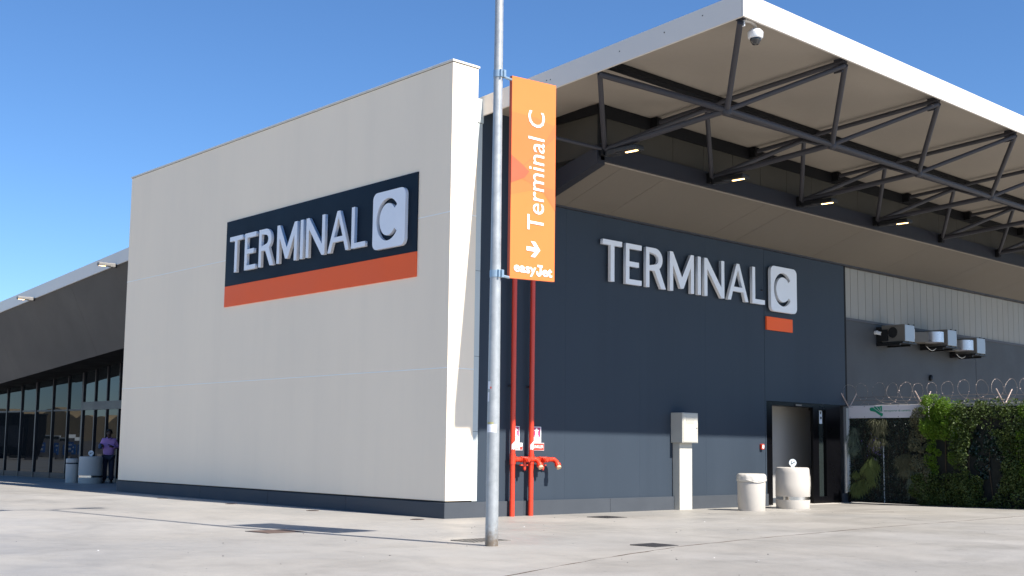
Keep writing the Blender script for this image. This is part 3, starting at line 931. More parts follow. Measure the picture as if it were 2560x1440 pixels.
# alarm call point
A = thing('fire_alarm_button', 'small red fire alarm call point on dark wall beside the doorway', 'alarm button', (9.74, 0, 1.34))
t = MB(); t.box(9.69, 9.795, -.05, .018, 1.345, 1.475); t.build('housing', M['redpaint'], A, bevel=.012)
t = MB(); t.box(9.71, 9.775, -.0535, -.0505, 1.37, 1.45); t.build('button_face', M['white'], A)
t = MB(); t.box(9.725, 9.757, -.056, -.054, 1.405, 1.412); t.build('mark', M['ink'], A)


# ------------------------------------------------------------------ bins
def ash_bin(x, y, r, h, label, pin=True):
    z = gz(y)
    o = thing('ash_bin', label, 'ash bin', (x, y, z), 'round cream ash bins with steel band')
    k = h / .92
    t = MB(); t.lathe((x, y, z), [(r * .95, 0), (r * .97, .02 * k), (r, .20 * k)], 40); t.build('base', M['cream'], o, smooth=True)
    t = MB(); t.lathe((x, y, z), [(r * .985, .2005 * k), (r * .985, .2695 * k)], 40); t.build('steel_band', M['chrome'], o, smooth=True)
    t = MB(); t.lathe((x, y, z), [(r * .99, .27 * k), (r, .275 * k), (r, .55 * k), (r * .985, .80 * k), (r * .97, .88 * k), (r * .93, .91 * k), (r * .86, .92 * k), (r * .80, .915 * k), (r * .78, .86 * k)], 40); t.build('body', M['cream'], o, smooth=True)
    t = MB(); t.disc((x, y, z + .87 * k), r * .78, (0, 0, 1), 30); t.build('sand_tray', M['sand'], o)
    if pin:
        px, py = x - .02, y - .02
        d = Vector((-.67, -.74, 0)); s = Vector((.74, -.67, 0))
        f = frame((px, py, z + .88 * k), s, (0, 0, 1), d)
        g = [(-.02, 0), (.02, 0), (.045, .075)] + arc(0, .145, .085, .085, -50, 230, 20) + [(-.045, .075)]
        pp = glyph('pin_sign', [g], .012, f, M['pinwhite'], o)
        glyph('cigarette_mark', [[(-.045, .118), (-.035, .105), (.055, .16), (.045, .173)]], .003, frame(Vector((px, py, z + .88 * k)) + d * .012, s, (0, 0, 1), d), M['ink'], pp)
        glyph('smoke_mark', [[(-.04, .125), (-.03, .125), (-.02, .19), (-.03, .19)]], .003, frame(Vector((px, py, z + .88 * k)) + d * .012, s, (0, 0, 1), d), M['ink'], pp)
    return o


def bag_bin(x, y, r, h, label, bagged):
    z = gz(y)
    o = thing('litter_bin', label, 'litter bin', (x, y, z), 'cream litter bins')
    k = h / .80
    t = MB(); t.lathe((x, y, z), [(r * .93, 0), (r * .95, .01), (r, .60 * k), (r * 1.0, .615 * k), (r * .96, .62 * k)], 36); t.build('body', M['cream'], o, smooth=True)
    t = MB(); t.lathe((x, y, z), [(r * .955, .6201 * k), (r * .955, .665 * k)], 36); t.build('neck', M['coping' if bagged else 'steel'], o, smooth=True)
    if bagged:
        wob = lambda q, zz: .018 * math.sin(7 * q + 9 * zz) * math.sin(3 * q) + .012 * math.sin(17 * q + 25 * zz)
        t = MB(); t.lathe((x, y, z), [(r * 1.0, .625 * k), (r * 1.045, .64 * k), (r * 1.055, .66 * k), (r * 1.05, .68 * k), (r * 1.045, .73 * k), (r * 1.02, .765 * k), (r * .96, .79 * k), (r * .86, .80 * k), (r * .75, .79 * k), (r * .72, .70 * k)], 72, wob)
        t.build('bag_rim', M['bag'], o, smooth=True)
        t = MB(); pts = []
        for i in range(13):
            a = R(195 + 100 * i / 12); pts.append((x + r * 1.06 * math.cos(a), y + r * 1.06 * math.sin(a), z + (.675 - .055 * math.sin(i / 12 * math.pi)) * k))
        t.path(pts, .009, 6); t.build('bag_tie', M['bag'], o, smooth=True)
    else:
        t = MB(); t.lathe((x, y, z), [(r * .98, .666 * k), (r * 1.0, .69 * k), (r * 1.0, .77 * k), (r * .93, .80 * k), (r * .5, .805 * k)], 36); t.build('lid', M['cream'], o, smooth=True)
    return o


bag_bin(7.52, -1.32, .305, .80, 'cream litter bin with white bag folded over its rim', True)
ash_bin(9.22, -1.22, .385, .93, 'cream ash bin with steel band standing before the doorway')
ash_bin(2.02, 20.6, .375, .86, 'shaded cream ash bin beside the person in the lilac shirt', pin=True)
bag_bin(1.70, 21.32, .20, .78, 'shaded small litter bin behind the ash bin by the glass front', False)

# ------------------------------------------------------------------ flood lamps
def flood(name, label, base, d, grp, body, k=1.0):
    base = Vector(base); d = Vector(d) * k; s = d.cross(Vector((0, 0, 1))).normalized() * k
    o = thing('flood_lamp', label, 'flood lamp', base, grp)

    def bx(a0, a1, s0, s1, z0, z1, nm, m, bev=0):
        t = MB()
        P = lambda a, q, z: base + d * a + s * q + Vector((0, 0, z))
        t.hexa([P(a0, s0, z0), P(a1, s0, z0), P(a1, s1, z0), P(a0, s1, z0), P(a0, s0, z1), P(a1, s0, z1), P(a1, s1, z1), P(a0, s1, z1)])
        return t.build(nm, M[m], o, bevel=bev)
    bx(0, .10, -.05, .05, -.05, .05, 'mount', 'lampbody')
    bx(.08, .34, -.10, .10, -.05, .07, 'arm', body, .02)
    h = bx(.30, .84, -.13, .13, -.035, .06, 'housing', body, .02)
    P = lambda a, q, z: base + d * a + s * q + Vector((0, 0, z))
    t = MB()
    ring = [(.52 + .03 * math.cos(q) + (.24 if math.cos(q) > 0 else 0), .032 * math.sin(q)) for q in [2 * math.pi * i / 16 for i in range(16)]]
    t.add([P(a, q, -.040) for a, q in ring] + [P(a, q, -.036) for a, q in ring], [tuple(range(16))] + [(i, (i + 1) % 16, 16 + (i + 1) % 16, 16 + i) for i in range(16)])
    t.build('lens', M['lamplens'], h)
    return o


nm = ['first lit flood lamp at the left end of the canopy edge beam', 'second lit flood lamp from the left on the canopy edge beam', 'third lit flood lamp from the left on the canopy edge beam', 'rightmost lit flood lamp on the canopy edge beam']
for i in range(4):
    flood('flood_lamp', nm[i], (XN[i] + .02, YB - .17, LZ - .10), (0, -1, -.02), 'flood lamps along the canopy beam', 'lampbody')
flood('flood_lamp', 'lit flood lamp on the left roof edge beside the cream wall', (.77, 16.5, zf(16.5) - .03), (-1, 0, .0), 'flood lamps on the left roof edge', 'lampgrey', .68)
flood('flood_lamp', 'lit flood lamp on the left roof edge nearest the picture edge', (.77, 22.9, zf(22.9) - .03), (-1, 0, .0), 'flood lamps on the left roof edge', 'lampgrey', .68)

# ------------------------------------------------------------------ cameras
C1 = thing('dome_camera', 'white dome security camera hanging at the canopy corner', 'security camera', (1.0, -6.22, 7.6))
t = MB(); t.box(.885, .90, YF + .08, YF + .14, 7.93, 8.05); t.build('wall_plate', M['camwhite'], C1, bevel=.003)
cx, cy = 1.25, -6.05
t = MB(); t.path([(.89, YF + .085, 8.03), (1.10, cy - .03, 8.06), (1.19, cy - .01, 8.06), (1.24, cy, 8.04), (cx, cy, 7.98)], [.032, .03, .03, .03, .028], 12); t.build('arm', M['cream'], C1, smooth=True)
t = MB(); t.lathe((cx, cy, 7.83), [(.105, 0), (.12, .02), (.125, .10), (.085, .145), (.03, .165)], 24); t.build('housing', M['camwhite'], C1, smooth=True)
t = MB(); t.lathe((cx, cy, 7.755), [(.005, -.032), (.05, -.018), (.075, .02), (.087, .05), (.087, .074)], 24); t.build('dome', M['camdome'], C1, smooth=True)
C2 = thing('bullet_camera', 'small white security camera on the grey wall left of the ventilation units', 'security camera', (15.17, .09, 4.55))
t = MB(); t.tube((15.15, .1, 4.57), (15.15, .02, 4.57), .055, n=16); t.build('base', M['camwhite'], C2, smooth=True)
t = MB(); t.tube((15.16, .03, 4.56), (15.185, -.07, 4.535), .05, n=16); bcam = t.build('body', M['camwhite'], C2, smooth=True)
t = MB(); t.tube((15.1855, -.072, 4.5345), (15.187, -.078, 4.533), .036, n=16); t.build('lens', M['ink'], bcam)
t = MB(); t.lathe((18.1, .06, 3.39), [(.03, 0), (.06, .03), (.06, .13), (.03, .17)], 12); o = t.build('wall_sensor', M['lampbody'], loc=(18.1, .06, 3.4), smooth=True)
tag(o, 'small black sensor on the grey wall above the razor wire', 'sensor')

# ------------------------------------------------------------------ ventilation units
def vent_unit(x, z, kind, label):
    o = thing('ventilation_unit', label, 'ventilation unit', (x, .09, z), 'ventilation units along the grey wall')
    w, d0, d1, h = .52, -.04, -.72, .46
    t = MB(); t.box(x, x + w, d1, d0, z, z + h); bx = t.build('casing', M['unitgrey'], o, bevel=.006)
    t = MB(); t.box(x + .012, x + w - .012, d1 - .012, d1 - .001, z + .012, z + h - .012); t.build('front_panel', M['unitfront'], o, bevel=.003)
    t = MB(); t.box(x + w - .09, x + w + .06, d1 + .02, d1 + .07, z + .1, z + h - .1); t.build('side_box', M['fascia'], o)
    t = MB()
    for (zz, q) in ((z + h, .03), (z - .02, .03)):
        t.box(x + .2, x + .25, d1 - .015, d1 + .02, zz, zz + .022); t.box(x + w - .04, x + w + .005, d1 - .01, d1 + .02, zz, zz + .022)
    t.build('clip', M['lampbody'], o)
    t = MB(); t.box(x - .06, x + w + .15, -.70, .095, z - .05, z - .012); t.box(x - .05, x + .01, -.6, .095, z - .10, z - .05); t.box(x + w, x + w + .06, -.6, .095, z - .10, z - .05); t.build('shelf', M['lampbody'], o)
    t = MB(); t.box(x - .05, x + w, d0 + .002, .095, z, z + h - .04); t.build('wall_duct', M['lampbody'], o)
    if kind == 0:
        c = (x, d1 + .34, z + h * .55)
        t = MB(); t.tube((x + .02, c[1], c[2]), (x - .03, c[1], c[2]), .15, n=24, caps=False); t.build('intake_ring', M['unitgrey'], o, smooth=True)
        t = MB(); t.disc((x - .004, c[1], c[2]), .148, (-1, 0, 0), 24); t.build('intake_hole', M['black'], o)
        t = MB(); t.box(x - .06, x - .002, d0 - .2, d0, z + .03, z + h - .12); t.build('connection_box', M['lampbody'], o)
    else:
        r = .25; cxx, cyy = x - .44, d1 + .16
        t = MB(); t.lathe((cxx, cyy, z + .06), [(r, 0), (r, .29)], 30); t.build('fan_drum', M['drum'], o, smooth=True)
        t = MB(); t.hexa([(cxx - r * .9, cyy + .02, z + .065), (x - .002, cyy + .16, z + .065), (x - .25, -.05, z + .065), (cxx - .62, -.05, z + .065),
                          (cxx - r * .9, cyy + .02, z + .345), (x - .002, cyy + .16, z + .345), (x - .25, -.05, z + .345), (cxx - .62, -.05, z + .345)])
        t.build('outlet_duct', M['unitgrey'], o)
        t = MB(); pts = [(x - .5 + .5 * i / 8, -.35 - .05 * i / 8, z - .04 - .10 * math.sin(math.pi * i / 8)) for i in range(9)]; t.path(pts, .008, 5); t.build('cable', M['coping'], o)
    return o


vent_unit(15.26, 4.30, 0, 'ventilation unit with round black intake, leftmost under the cladding')
vent_unit(17.62, 4.34, 1, 'ventilation unit with metal drum, middle of the three')
vent_unit(19.36, 4.23, 1, 'ventilation unit with metal drum, rightmost of the three')

# ------------------------------------------------------------------ drains and ground lights
def grate(x, y, sx, sy, label, m='iron', bars=7, ang=0):
    z = gz(y)
    o = thing('drain_grate', label, 'drain', (x, y, z), 'iron drain covers in the concrete')
    t = MB(); t.box(x - sx, x + sx, y - sy, y + sy, z - .03, z + .0035); b = t.build('pit', M['black'], o)
    t = MB(); w = .025
    t.box(x - sx, x + sx, y - sy, y - sy + w, z, z + .009); t.box(x - sx, x + sx, y + sy - w, y + sy, z, z + .009)
    t.box(x - sx, x - sx + w, y - sy + w, y + sy - w, z, z + .009); t.box(x + sx - w, x + sx, y - sy + w, y + sy - w, z, z + .009)
    t.build('rim', M[m], o)
    for i in range(bars):
        q = x - sx + w + (2 * sx - 2 * w) * (i + .5) / bars
        t = MB(); t.box(q - .016, q + .016, y - sy + w, y + sy - w, z, z + .007); t.build('bar', M[m], o)
    for i in range(3):
        q = y - sy + (2 * sy) * (i + 1) / 4
        t = MB(); t.box(x - sx + w, x + sx - w, q - .012, q + .012, z + .001, z + .006); t.build('bar', M[m], o)
    a = R(20)
    return o


grate(2.78, -1.45, .27, .27, 'square iron drain grate near the wall left of the cabinet')
grate(-2.10, -6.82, .22, .22, 'square iron drain grate in the open concrete nearest the camera')
grate(-3.25, -4.75, .32, .25, 'worn drain grate right behind the foot of the lamp post', 'unitgrey', 8)
mz = gz(-1.4)
o = thing('manhole_cover', 'rusty square manhole cover lying in the banner shadow', 'manhole cover', (-4.38, -1.4, mz))
t = MB(); t.box(-4.72, -4.04, -1.72, -1.08, mz - .03, mz + .004); t.build('frame', M['iron'], o)
t = MB(); t.box(-4.68, -4.08, -1.68, -1.12, mz, mz + .009); t.build('lid', M['rust'], o, bevel=.003)
wh = ['first', 'second', 'third', 'fourth']
for i, (x, y) in enumerate([(-.58, .07), (-.63, 3.42), (-.69, 6.58), (-.78, 9.70)]):
    o = thing('ground_light', ['round ground light nearest the outer corner of the cream wall', 'round ground light along the cream wall, second from the outer corner', 'round ground light along the cream wall, third from the outer corner', 'round ground light along the cream wall, farthest from the outer corner'][i], 'ground light', (x, y, 0), 'round lights set in the ground along the cream wall')
    t = MB(); t.lathe((x, y, 0), [(.13, -.02), (.13, .006), (.105, .009)], 22); t.build('rim', M['rust'], o, smooth=True)
    t = MB(); t.disc((x, y, .010), .1, (0, 0, 1), 20); t.build('lens', M['camdome'], o)

# ------------------------------------------------------------------ fence with living wall on the right
FX = 13.50
F = thing('boundary_fence', 'dark screen fence with pale post and top rail running out from the wall', 'fence', (FX, -3, 0))
for a, b in ((-.01, -1.03), (-1.05, -2.15), (-2.17, -4.2), (-4.22, -6.3), (-6.32, -9)):
    t = MB(); t.box(FX + .02, FX + .06, b, a, .03, 2.44); t.build('screen_panel', M['fencedark'], F)
t = MB(); t.box(FX - .045, FX + .015, -.075, -.012, .28, 2.45); t.build('post', M['fencepost'], F, bevel=.004)
t = MB(); t.box(FX - .045, FX + .015, -.08, -.012, .0, .278); t.build('post_foot', M['steel_black'], F)
t = MB(); t.box(FX - .004, FX + .018, -1.05, -1.032, .03, 1.55); t.build('panel_trim', M['fencepost'], F)
for y in (-2.16, -4.21, -6.31):
    t = MB(); t.box(FX + .065, FX + .13, y - .03, y + .03, 0, 2.44); t.build('post', M['fencepost'], F)
t = MB(); t.box(FX + .0, FX + .09, -9, -.08, 2.455, 2.52); t.build('top_rail', M['cabinet'], F, bevel=.004)
FB = thing('fence_banner', 'white strip banner with green logo along the top of the fence', 'banner', (FX - .03, -1, 2.19))
t = MB(); t.box(FX - .045, FX - .022, -2.32, -.085, 2.185, 2.505); bp_ = t.build('cloth', M['fencewhite'], FB, bevel=.004)
pl_ = on_side(FX - .0465, -.085, 2.185)
for lp in ([(.62, .255), (.66, .27), (.72, .27), (.75, .235), (.92, .125), (.70, .17), (.64, .18), (.615, .21)],
           [(.735, .275), (.755, .30), (.80, .285), (.93, .135), (.77, .235)],
           [(.815, .29), (.90, .285), (.945, .145)],
           [(.91, .29), (.965, .315), (.97, .16), (.955, .155)],
           [(.76, .165), (.99, .115), (.985, .06), (.955, .03), (.86, .095)]):
    glyph('logo_piece', [lp], .003, pl_, M['green'], FB)
text('lettering', 'aeroporto di catania', .74, .062, .002, on_side(FX - .0465, -1.10, 2.33), M['green'], FB)
t = MB()
for y in (-.13, -.55, -1.0, -1.5):
    for z in (2.215, 2.48): t.tube((FX - .045, y, z), (FX - .0495, y, z), .010, n=8)
t.build('rivet', M['steel'], FB)

RW = thing('razor_wire', 'coiled razor wire on slanted brackets above the fence', 'razor wire', (FX, -3, 2.5))
pts = []
N_ = 1000
ph_ = [random.uniform(-1, 1) for _ in range(40)]
for i in range(N_):
    k_ = i / N_ * 22
    a = k_ * 2 * math.pi
    k0 = int(k_); f_ = k_ - k0; f_ = f_ * f_ * (3 - 2 * f_)
    nz = ph_[k0] * (1 - f_) + ph_[k0 + 1] * f_
    n2 = ph_[k0 + 10] * (1 - f_) + ph_[k0 + 11] * f_
    yy = -.05 - i / N_ * 8.4 - (.11 + .05 * n2) * math.cos(a) + .11 * nz
    rr = .27 + .05 * nz
    pts.append((FX + .03 + rr * math.cos(a), yy, 2.81 + .03 * n2 + rr * math.sin(a) + .03 * math.sin(2 * a + 3 * nz)))
t = MB(); t.path(pts, .0032, 5); coil = t.build('coil', M['razor'], RW, smooth=True)
t = MB()
for i in range(3, N_, 5):
    p = Vector(pts[i]); d = Vector(pts[min(i + 1, N_ - 1)]) - Vector(pts[i - 1]); d.normalize(); s = d.cross(Vector((random.uniform(-1, 1), random.uniform(-1, 1), random.uniform(-1, 1)))).normalized()
    t.add([p - s * .016, p + d * .011, p + s * .016, p - d * .011], [(0, 1, 2, 3)])
t.build('blade', M['bracket'], RW, fix=False)['kind'] = 'stuff'
for y in (-.06, -2.14, -4.2, -6.3):
    for sx, m in ((-1, 'bracket'), (1, 'bracket')):
        t = MB(); t.tube((FX + .03, y, 2.46), (FX + .03 + sx * .24, y - .08 * sx, 2.84), .014, n=8); t.build('bracket', M[m], RW, smooth=True)
t = MB()
for zz, ox in ((2.62, -.18), (2.72, .2)): t.path([(FX + .03 + ox, -.05 - 8.2 * k / 20, zz + .02 * math.sin(k)) for k in range(21)], .004, 4)
t.build('line_wire', M['razor'], RW)


# ---- plants
def leaf_cloud(n, sampler, size, name, m, parent, nrm=(-1, 0, .3), spread=1.0, aspect=.6):
    c = sampler(n)
    n = len(c)
    nn = np.array(nrm) + rng.normal(0, spread, (n, 3)); nn /= np.linalg.norm(nn, axis=1)[:, None]
    up = rng.normal(0, 1, (n, 3)) + np.array([0, 0, -.8])
    u = np.cross(nn, up); u /= np.linalg.norm(u, axis=1)[:, None] + 1e-9
    v = np.cross(nn, u)
    s = size * rng.uniform(.6, 1.3, n)[:, None]
    P = np.stack([c - v * s, c + u * s * aspect + nn * s * .15, c + v * s, c - u * s * aspect + nn * s * .15], 1).reshape(-1, 3)
    off = np.array(ORG[parent.name])
    me = bpy.data.meshes.new(name)
    me.from_pydata((P - off).tolist(), [], np.arange(n * 4).reshape(-1, 4).tolist())
    me.materials.append(m); me.update()
    o = bpy.data.objects.new(name, me); col.objects.link(o); o.parent = parent; ORG[o.name] = tuple(off)
    return o


def clumps(yc, zc, ry, rz, depth, k, hole=None, x0=FX - .02):
    cc = np.stack([np.zeros(k), yc + rng.uniform(-1, 1, k) * ry, zc + rng.uniform(-1, 1, k) * rz], 1)
    cr = rng.uniform(.10, .26, k) * (.6 + .4 * min(ry, rz) / .5)
    cd = rng.uniform(.3, 1.0, k) * depth

    def f(n):
        i = rng.integers(0, k, n)
        q = rng.normal(0, 1, (n, 3)); q /= np.linalg.norm(q, axis=1)[:, None]
        q *= rng.uniform(.55, 1.0, n)[:, None] ** .5
        p = np.stack([x0 - cd[i] * .6 - np.abs(q[:, 0]) * cd[i] * .5 + .02, cc[i, 1] + q[:, 1] * cr[i], cc[i, 2] + q[:, 2] * cr[i]], 1)
        e = ((p[:, 1] - yc) / (ry * 1.12)) ** 4 + ((p[:, 2] - zc) / (rz * 1.12)) ** 4 < 1.1
        e &= p[:, 2] > .03
        if hole is not None: e &= ~hole(p)
        return p[e]
    return f


def plant(name, label, cat, y, z, grp=None): return thing(name, label, cat, (FX - .05, y, z), grp)


# low speckled dark creeper on the first panels
pd = plant('dark_creeper', 'dark speckled creeper covering the fence under the white banner', 'creeper', -1.1, .03)
def dense(y0, y1, z0, z1, d0, d1):
    def f(n):
        return np.stack([FX + .01 - rng.uniform(d0, d1, n), rng.uniform(y0, y1, n), rng.uniform(z0, z1, n)], 1)
    return f
leaf_cloud(5200, dense(-2.2, -.09, .05, 2.17, .0, .10), .020, 'foliage', M['leaf_dark'], pd, spread=.9)
t = MB()
for k in range(16):
    yy = random.uniform(-2.1, -.2); t.path([(FX - .0, yy, .03), (FX - .03, yy + random.uniform(-.1, .1), .9), (FX - .02, yy + random.uniform(-.2, .2), 1.9)], .006, 5)
t.build('stem', M['stem'], pd)
fl = leaf_cloud(60, lambda n: np.stack([FX - .12 - rng.uniform(0, .03, n), -.86 + rng.normal(0, .14, n), 1.42 + rng.normal(0, .12, n)], 1), .016, 'flower', M['flower'], pd, spread=.4)


def tussock(y, z, w, h, depth, n, m, label):
    """a drooping mass of thin blades growing from a few crowns"""
    o = plant('hanging_tussock', label, 'plant', y, z, 'hanging grass tussocks on the fence')
    vs = []; fs = []
    k = 9
    cr = [(random.uniform(-.42, .42) * w, random.uniform(.05, .95) ** 1.3 * h * .75, random.uniform(.5, 1)) for _ in range(k)]
    for i in range(n):
        cyy, czz, sc_ = random.choice(cr)
        b = Vector((FX - .02, y + cyy + random.gauss(0, .025), z + czz + random.gauss(0, .03)))
        ln = h * random.uniform(.18, .48) * sc_
        out = abs(random.gauss(.5, .3)) * depth
        dy = random.gauss(0, .085)
        p1 = b + Vector((-out * .6, dy * .5, .05 * sc_ - ln * .1)); p2 = b + Vector((-out * .95, dy * .9, -ln * .5)); p3 = b + Vector((-out, dy * 1.1, -ln))
        sd = Vector((random.uniform(-.5, .5), 1, random.uniform(-.2, .2))).normalized() * random.uniform(.003, .006)
        q = len(vs)
        vs += [b - sd, b + sd, p1 - sd, p1 + sd, p2 - sd * .8, p2 + sd * .8, p3]
        fs += [(q, q + 1, q + 3, q + 2), (q + 2, q + 3, q + 5, q + 4), (q + 4, q + 5, q + 6)]
    t = MB(); t.v = [tuple(v) for v in vs]; t.f = fs; t.mi = [0] * len(fs)
    t.build('foliage', m, o, fix=False)
    t = MB()
    for cyy, czz, _ in cr: t.box(FX - .02, FX + .012, y + cyy - .02, y + cyy + .02, z + czz - .02, z + czz + .02)
    t.build('root_mat', M['stem'], o)
    return o


tussock(-.98, 1.58, .36, .78, .16, 900, M['leaf_olive'], 'olive hanging tussock directly under the green logo')
tussock(-.74, .55, .34, .95, .2, 900, M['leaf_grass'], 'green hanging tussock low on the fence left of the thin seam')
tussock(-.44, .30, .40, .72, .2, 900, M['leaf_grass'], 'wide green tussock lowest on the fence near the pale post')
tussock(-1.66, .85, .34, .55, .16, 750, M['leaf_olive'], 'olive tussock low on the fence right of the thin seam')
tussock(-.22, 1.30, .14, .85, .1, 420, M['leaf_grey'], 'narrow grey tussock beside the pale fence post')
tussock(-1.90, .45, .20, .85, .12, 480, M['leaf_grey'], 'grey green tussock in front of the hedge edge')

po = plant('grey_shrub', 'fuzzy olive grey climber at the right end of the white banner', 'climber', -2.1, .03)
leaf_cloud(6500, clumps(-2.12, 1.35, .24, .98, .30, 34), .023, 'foliage', M['leaf_olive'], po, spread=1.0)
t = MB(); t.path([(FX - .02, -2.1, .0), (FX - .1, -2.05, .8), (FX - .08, -2.15, 1.9)], .02, 6); t.build('stem', M['stem'], po)
pb = plant('bright_bush', 'bright green feathery bush hanging over the fence top', 'bush', -2.72, .03)
leaf_cloud(8500, clumps(-2.72, 2.18, .44, .50, .42, 40), .028, 'foliage', M['leaf_bright'], pb, nrm=(-.6, 0, .8), aspect=.35)
leaf_cloud(2400, clumps(-3.02, 1.55, .12, .45, .35, 14), .026, 'foliage', M['leaf_bright'], pb, nrm=(-.6, 0, .8), aspect=.35)
leaf_cloud(2200, clumps(-2.45, 1.35, .16, .55, .25, 14), .025, 'foliage', M['leaf_bright'], pb, nrm=(-.6, 0, .8), aspect=.35)
t = MB(); t.path([(FX - .005, -2.7, .0), (FX - .02, -2.72, 1.0), (FX - .05, -2.75, 2.2)], .014, 6); t.build('stem', M['stem'], pb)
hole = lambda p: (((p[:, 1] + 3.8) / .46) ** 2 + ((p[:, 2] - 1.05) / .88) ** 2) < 1 + .25 * np.sin(p[:, 1] * 23) * np.sin(p[:, 2] * 17)
pi_ = plant('ivy_mantle', 'broad ivy mantle with a dark hollow hanging over the fence rail', 'ivy', -4, .03)
leaf_cloud(19000, clumps(-4.05, 1.25, .98, 1.22, .48, 120, hole), .026, 'foliage', M['leaf_ivy'], pi_, nrm=(-.8, 0, .6), spread=.7, aspect=.75)
leaf_cloud(1800, clumps(-3.85, .95, .5, .9, .06, 22), .03, 'foliage', M['leaf_dark'], pi_, nrm=(-.8, 0, .6), spread=.7, aspect=.75)
t = MB()
for yy in (-3.4, -3.9, -4.4, -4.8): t.path([(FX - .005, yy, .0), (FX - .02, yy + .1, 1.0), (FX - .01, yy, 2.3)], .012, 6)
t.build('stem', M['stem'], pi_)
pg = plant('low_ivy', 'low spreading ivy at the foot of the hedge', 'ivy', -3, .03)
leaf_cloud(9500, clumps(-2.8, .38, .85, .40, .36, 60), .025, 'foliage', M['leaf_ivy'], pg, nrm=(-.7, 0, .7), spread=.8, aspect=.75)
t = MB(); t.path([(FX - .1, -2.3, .02), (FX - .25, -2.9, .06), (FX - .2, -3.6, .05)], .015, 6); t.build('stem', M['stem'], pg)
pr = plant('bright_bush', 'bright green bush at the right picture edge of the hedge', 'bush', -5.1, .03)
leaf_cloud(6500, clumps(-5.35, 1.7, .75, .85, .5, 50), .036, 'foliage', M['leaf_bright'], pr, nrm=(-.6, 0, .8), aspect=.4)
leaf_cloud(3500, clumps(-5.5, .6, .75, .6, .4, 40), .034, 'foliage', M['leaf_ivy'], pr, nrm=(-.6, 0, .8), aspect=.75)
t = MB(); t.path([(FX - .02, -5.2, .0), (FX - .12, -5.1, 1.0), (FX - .1, -5.2, 2.2)], .022, 6); t.build('stem', M['stem'], pr)

# ------------------------------------------------------------------ person
def skin_mesh(name, verts, edges, rad, sub=1):
    me = bpy.data.meshes.new(name); me.from_pydata(verts, edges, []); me.update()
    o = bpy.data.objects.new(name, me); col.objects.link(o)
    o.modifiers.new('skin', 'SKIN').use_smooth_shade = True
    s = o.modifiers.new('sub', 'SUBSURF'); s.levels = sub; s.render_levels = sub
    lay = me.skin_vertices[0].data
    for i, r in enumerate(rad): lay[i].radius = r if isinstance(r, tuple) else (r, r)
    lay[0].use_root = True
    bpy.context.view_layer.update()
    dg = bpy.context.evaluated_depsgraph_get()
    out = bpy.data.meshes.new_from_object(o.evaluated_get(dg))
    bpy.data.objects.remove(o)
    return out


P = thing('person', 'person in lilac shirt and dark trousers looking down at a phone by the glass doors', 'person', (2.60, 20.62, 0))
P.rotation_euler = (0, 0, R(-27))
ORG[P.name] = (0, 0, 0)


def attach(me, name, m):
    me.materials.clear(); me.materials.append(m)
    me.polygons.foreach_set('use_smooth', [True] * len(me.polygons))
    o = bpy.data.objects.new(name, me); col.objects.link(o); o.parent = P; ORG[o.name] = (0, 0, 0)
    return o


Jv = [(0, .02, .95), (0, .03, 1.15), (0, .02, 1.34), (0, .0, 1.47), (0, -.035, 1.53), (0, -.085, 1.575), (0, -.085, 1.645), (0, -.06, 1.705),
      (.17, .02, 1.40), (.27, .06, 1.16), (.12, -.20, 1.18), (-.17, .02, 1.40), (-.25, .05, 1.15), (-.17, -.22, 1.19),
      (.09, .02, .90), (.10, .0, .50), (.11, .05, .09), (.12, -.10, .05), (-.09, .02, .90), (-.10, -.01, .50), (-.10, .04, .09), (-.12, -.11, .05),
      (0, -.175, 1.60)]
Je = [(0, 1), (1, 2), (2, 3), (3, 4), (4, 5), (5, 6), (6, 7), (2, 8), (8, 9), (9, 10), (2, 11), (11, 12), (12, 13), (0, 14), (14, 15), (15, 16), (16, 17), (0, 18), (18, 19), (19, 20), (20, 21), (6, 22)]
Jr = [(.15, .11), (.13, .10), (.15, .11), .06, .058, (.07, .085), (.078, .095), (.06, .075), .06, .045, .032, .06, .045, .032, .085, .055, .042, .035, .085, .055, .042, .035, .018]
bmsh = skin_mesh('body', Jv, Je, Jr, 2)
bb = bmesh.new(); bb.from_mesh(bmsh)


def add_chain(pts, r):
    t = MB(); t.path(pts, [r, r * .95, r * .75], 6)
    vs = [bb.verts.new(v) for v in t.v]
    for f in t.f: bb.faces.new([vs[i] for i in f])


def hand(w, d, s):
    """wrist, finger direction, side direction"""
    w, d, s = Vector(w), Vector(d).normalized(), Vector(s).normalized()
    n = d.cross(s)
    for k, (o_, ln) in enumerate(((-.030, .070), (-.010, .080), (.011, .076), (.030, .060))):
        b = w + d * .07 + s * o_
        add_chain([b, b + d * ln * .55 + n * .006, b + d * ln * .85 - n * .028], .0095)
    add_chain([w + d * .02 - s * .03, w + d * .055 - s * .06, w + d * .085 - s * .05 - n * .012], .0105)
    t = MB(); a = w - d * .015; t.path([a, a + d * .05, a + d * .10], [.03, .036, .034], 8)
    vs = [bb.verts.new(v) for v in t.v]
    for f in t.f: bb.faces.new([vs[i] for i in f])


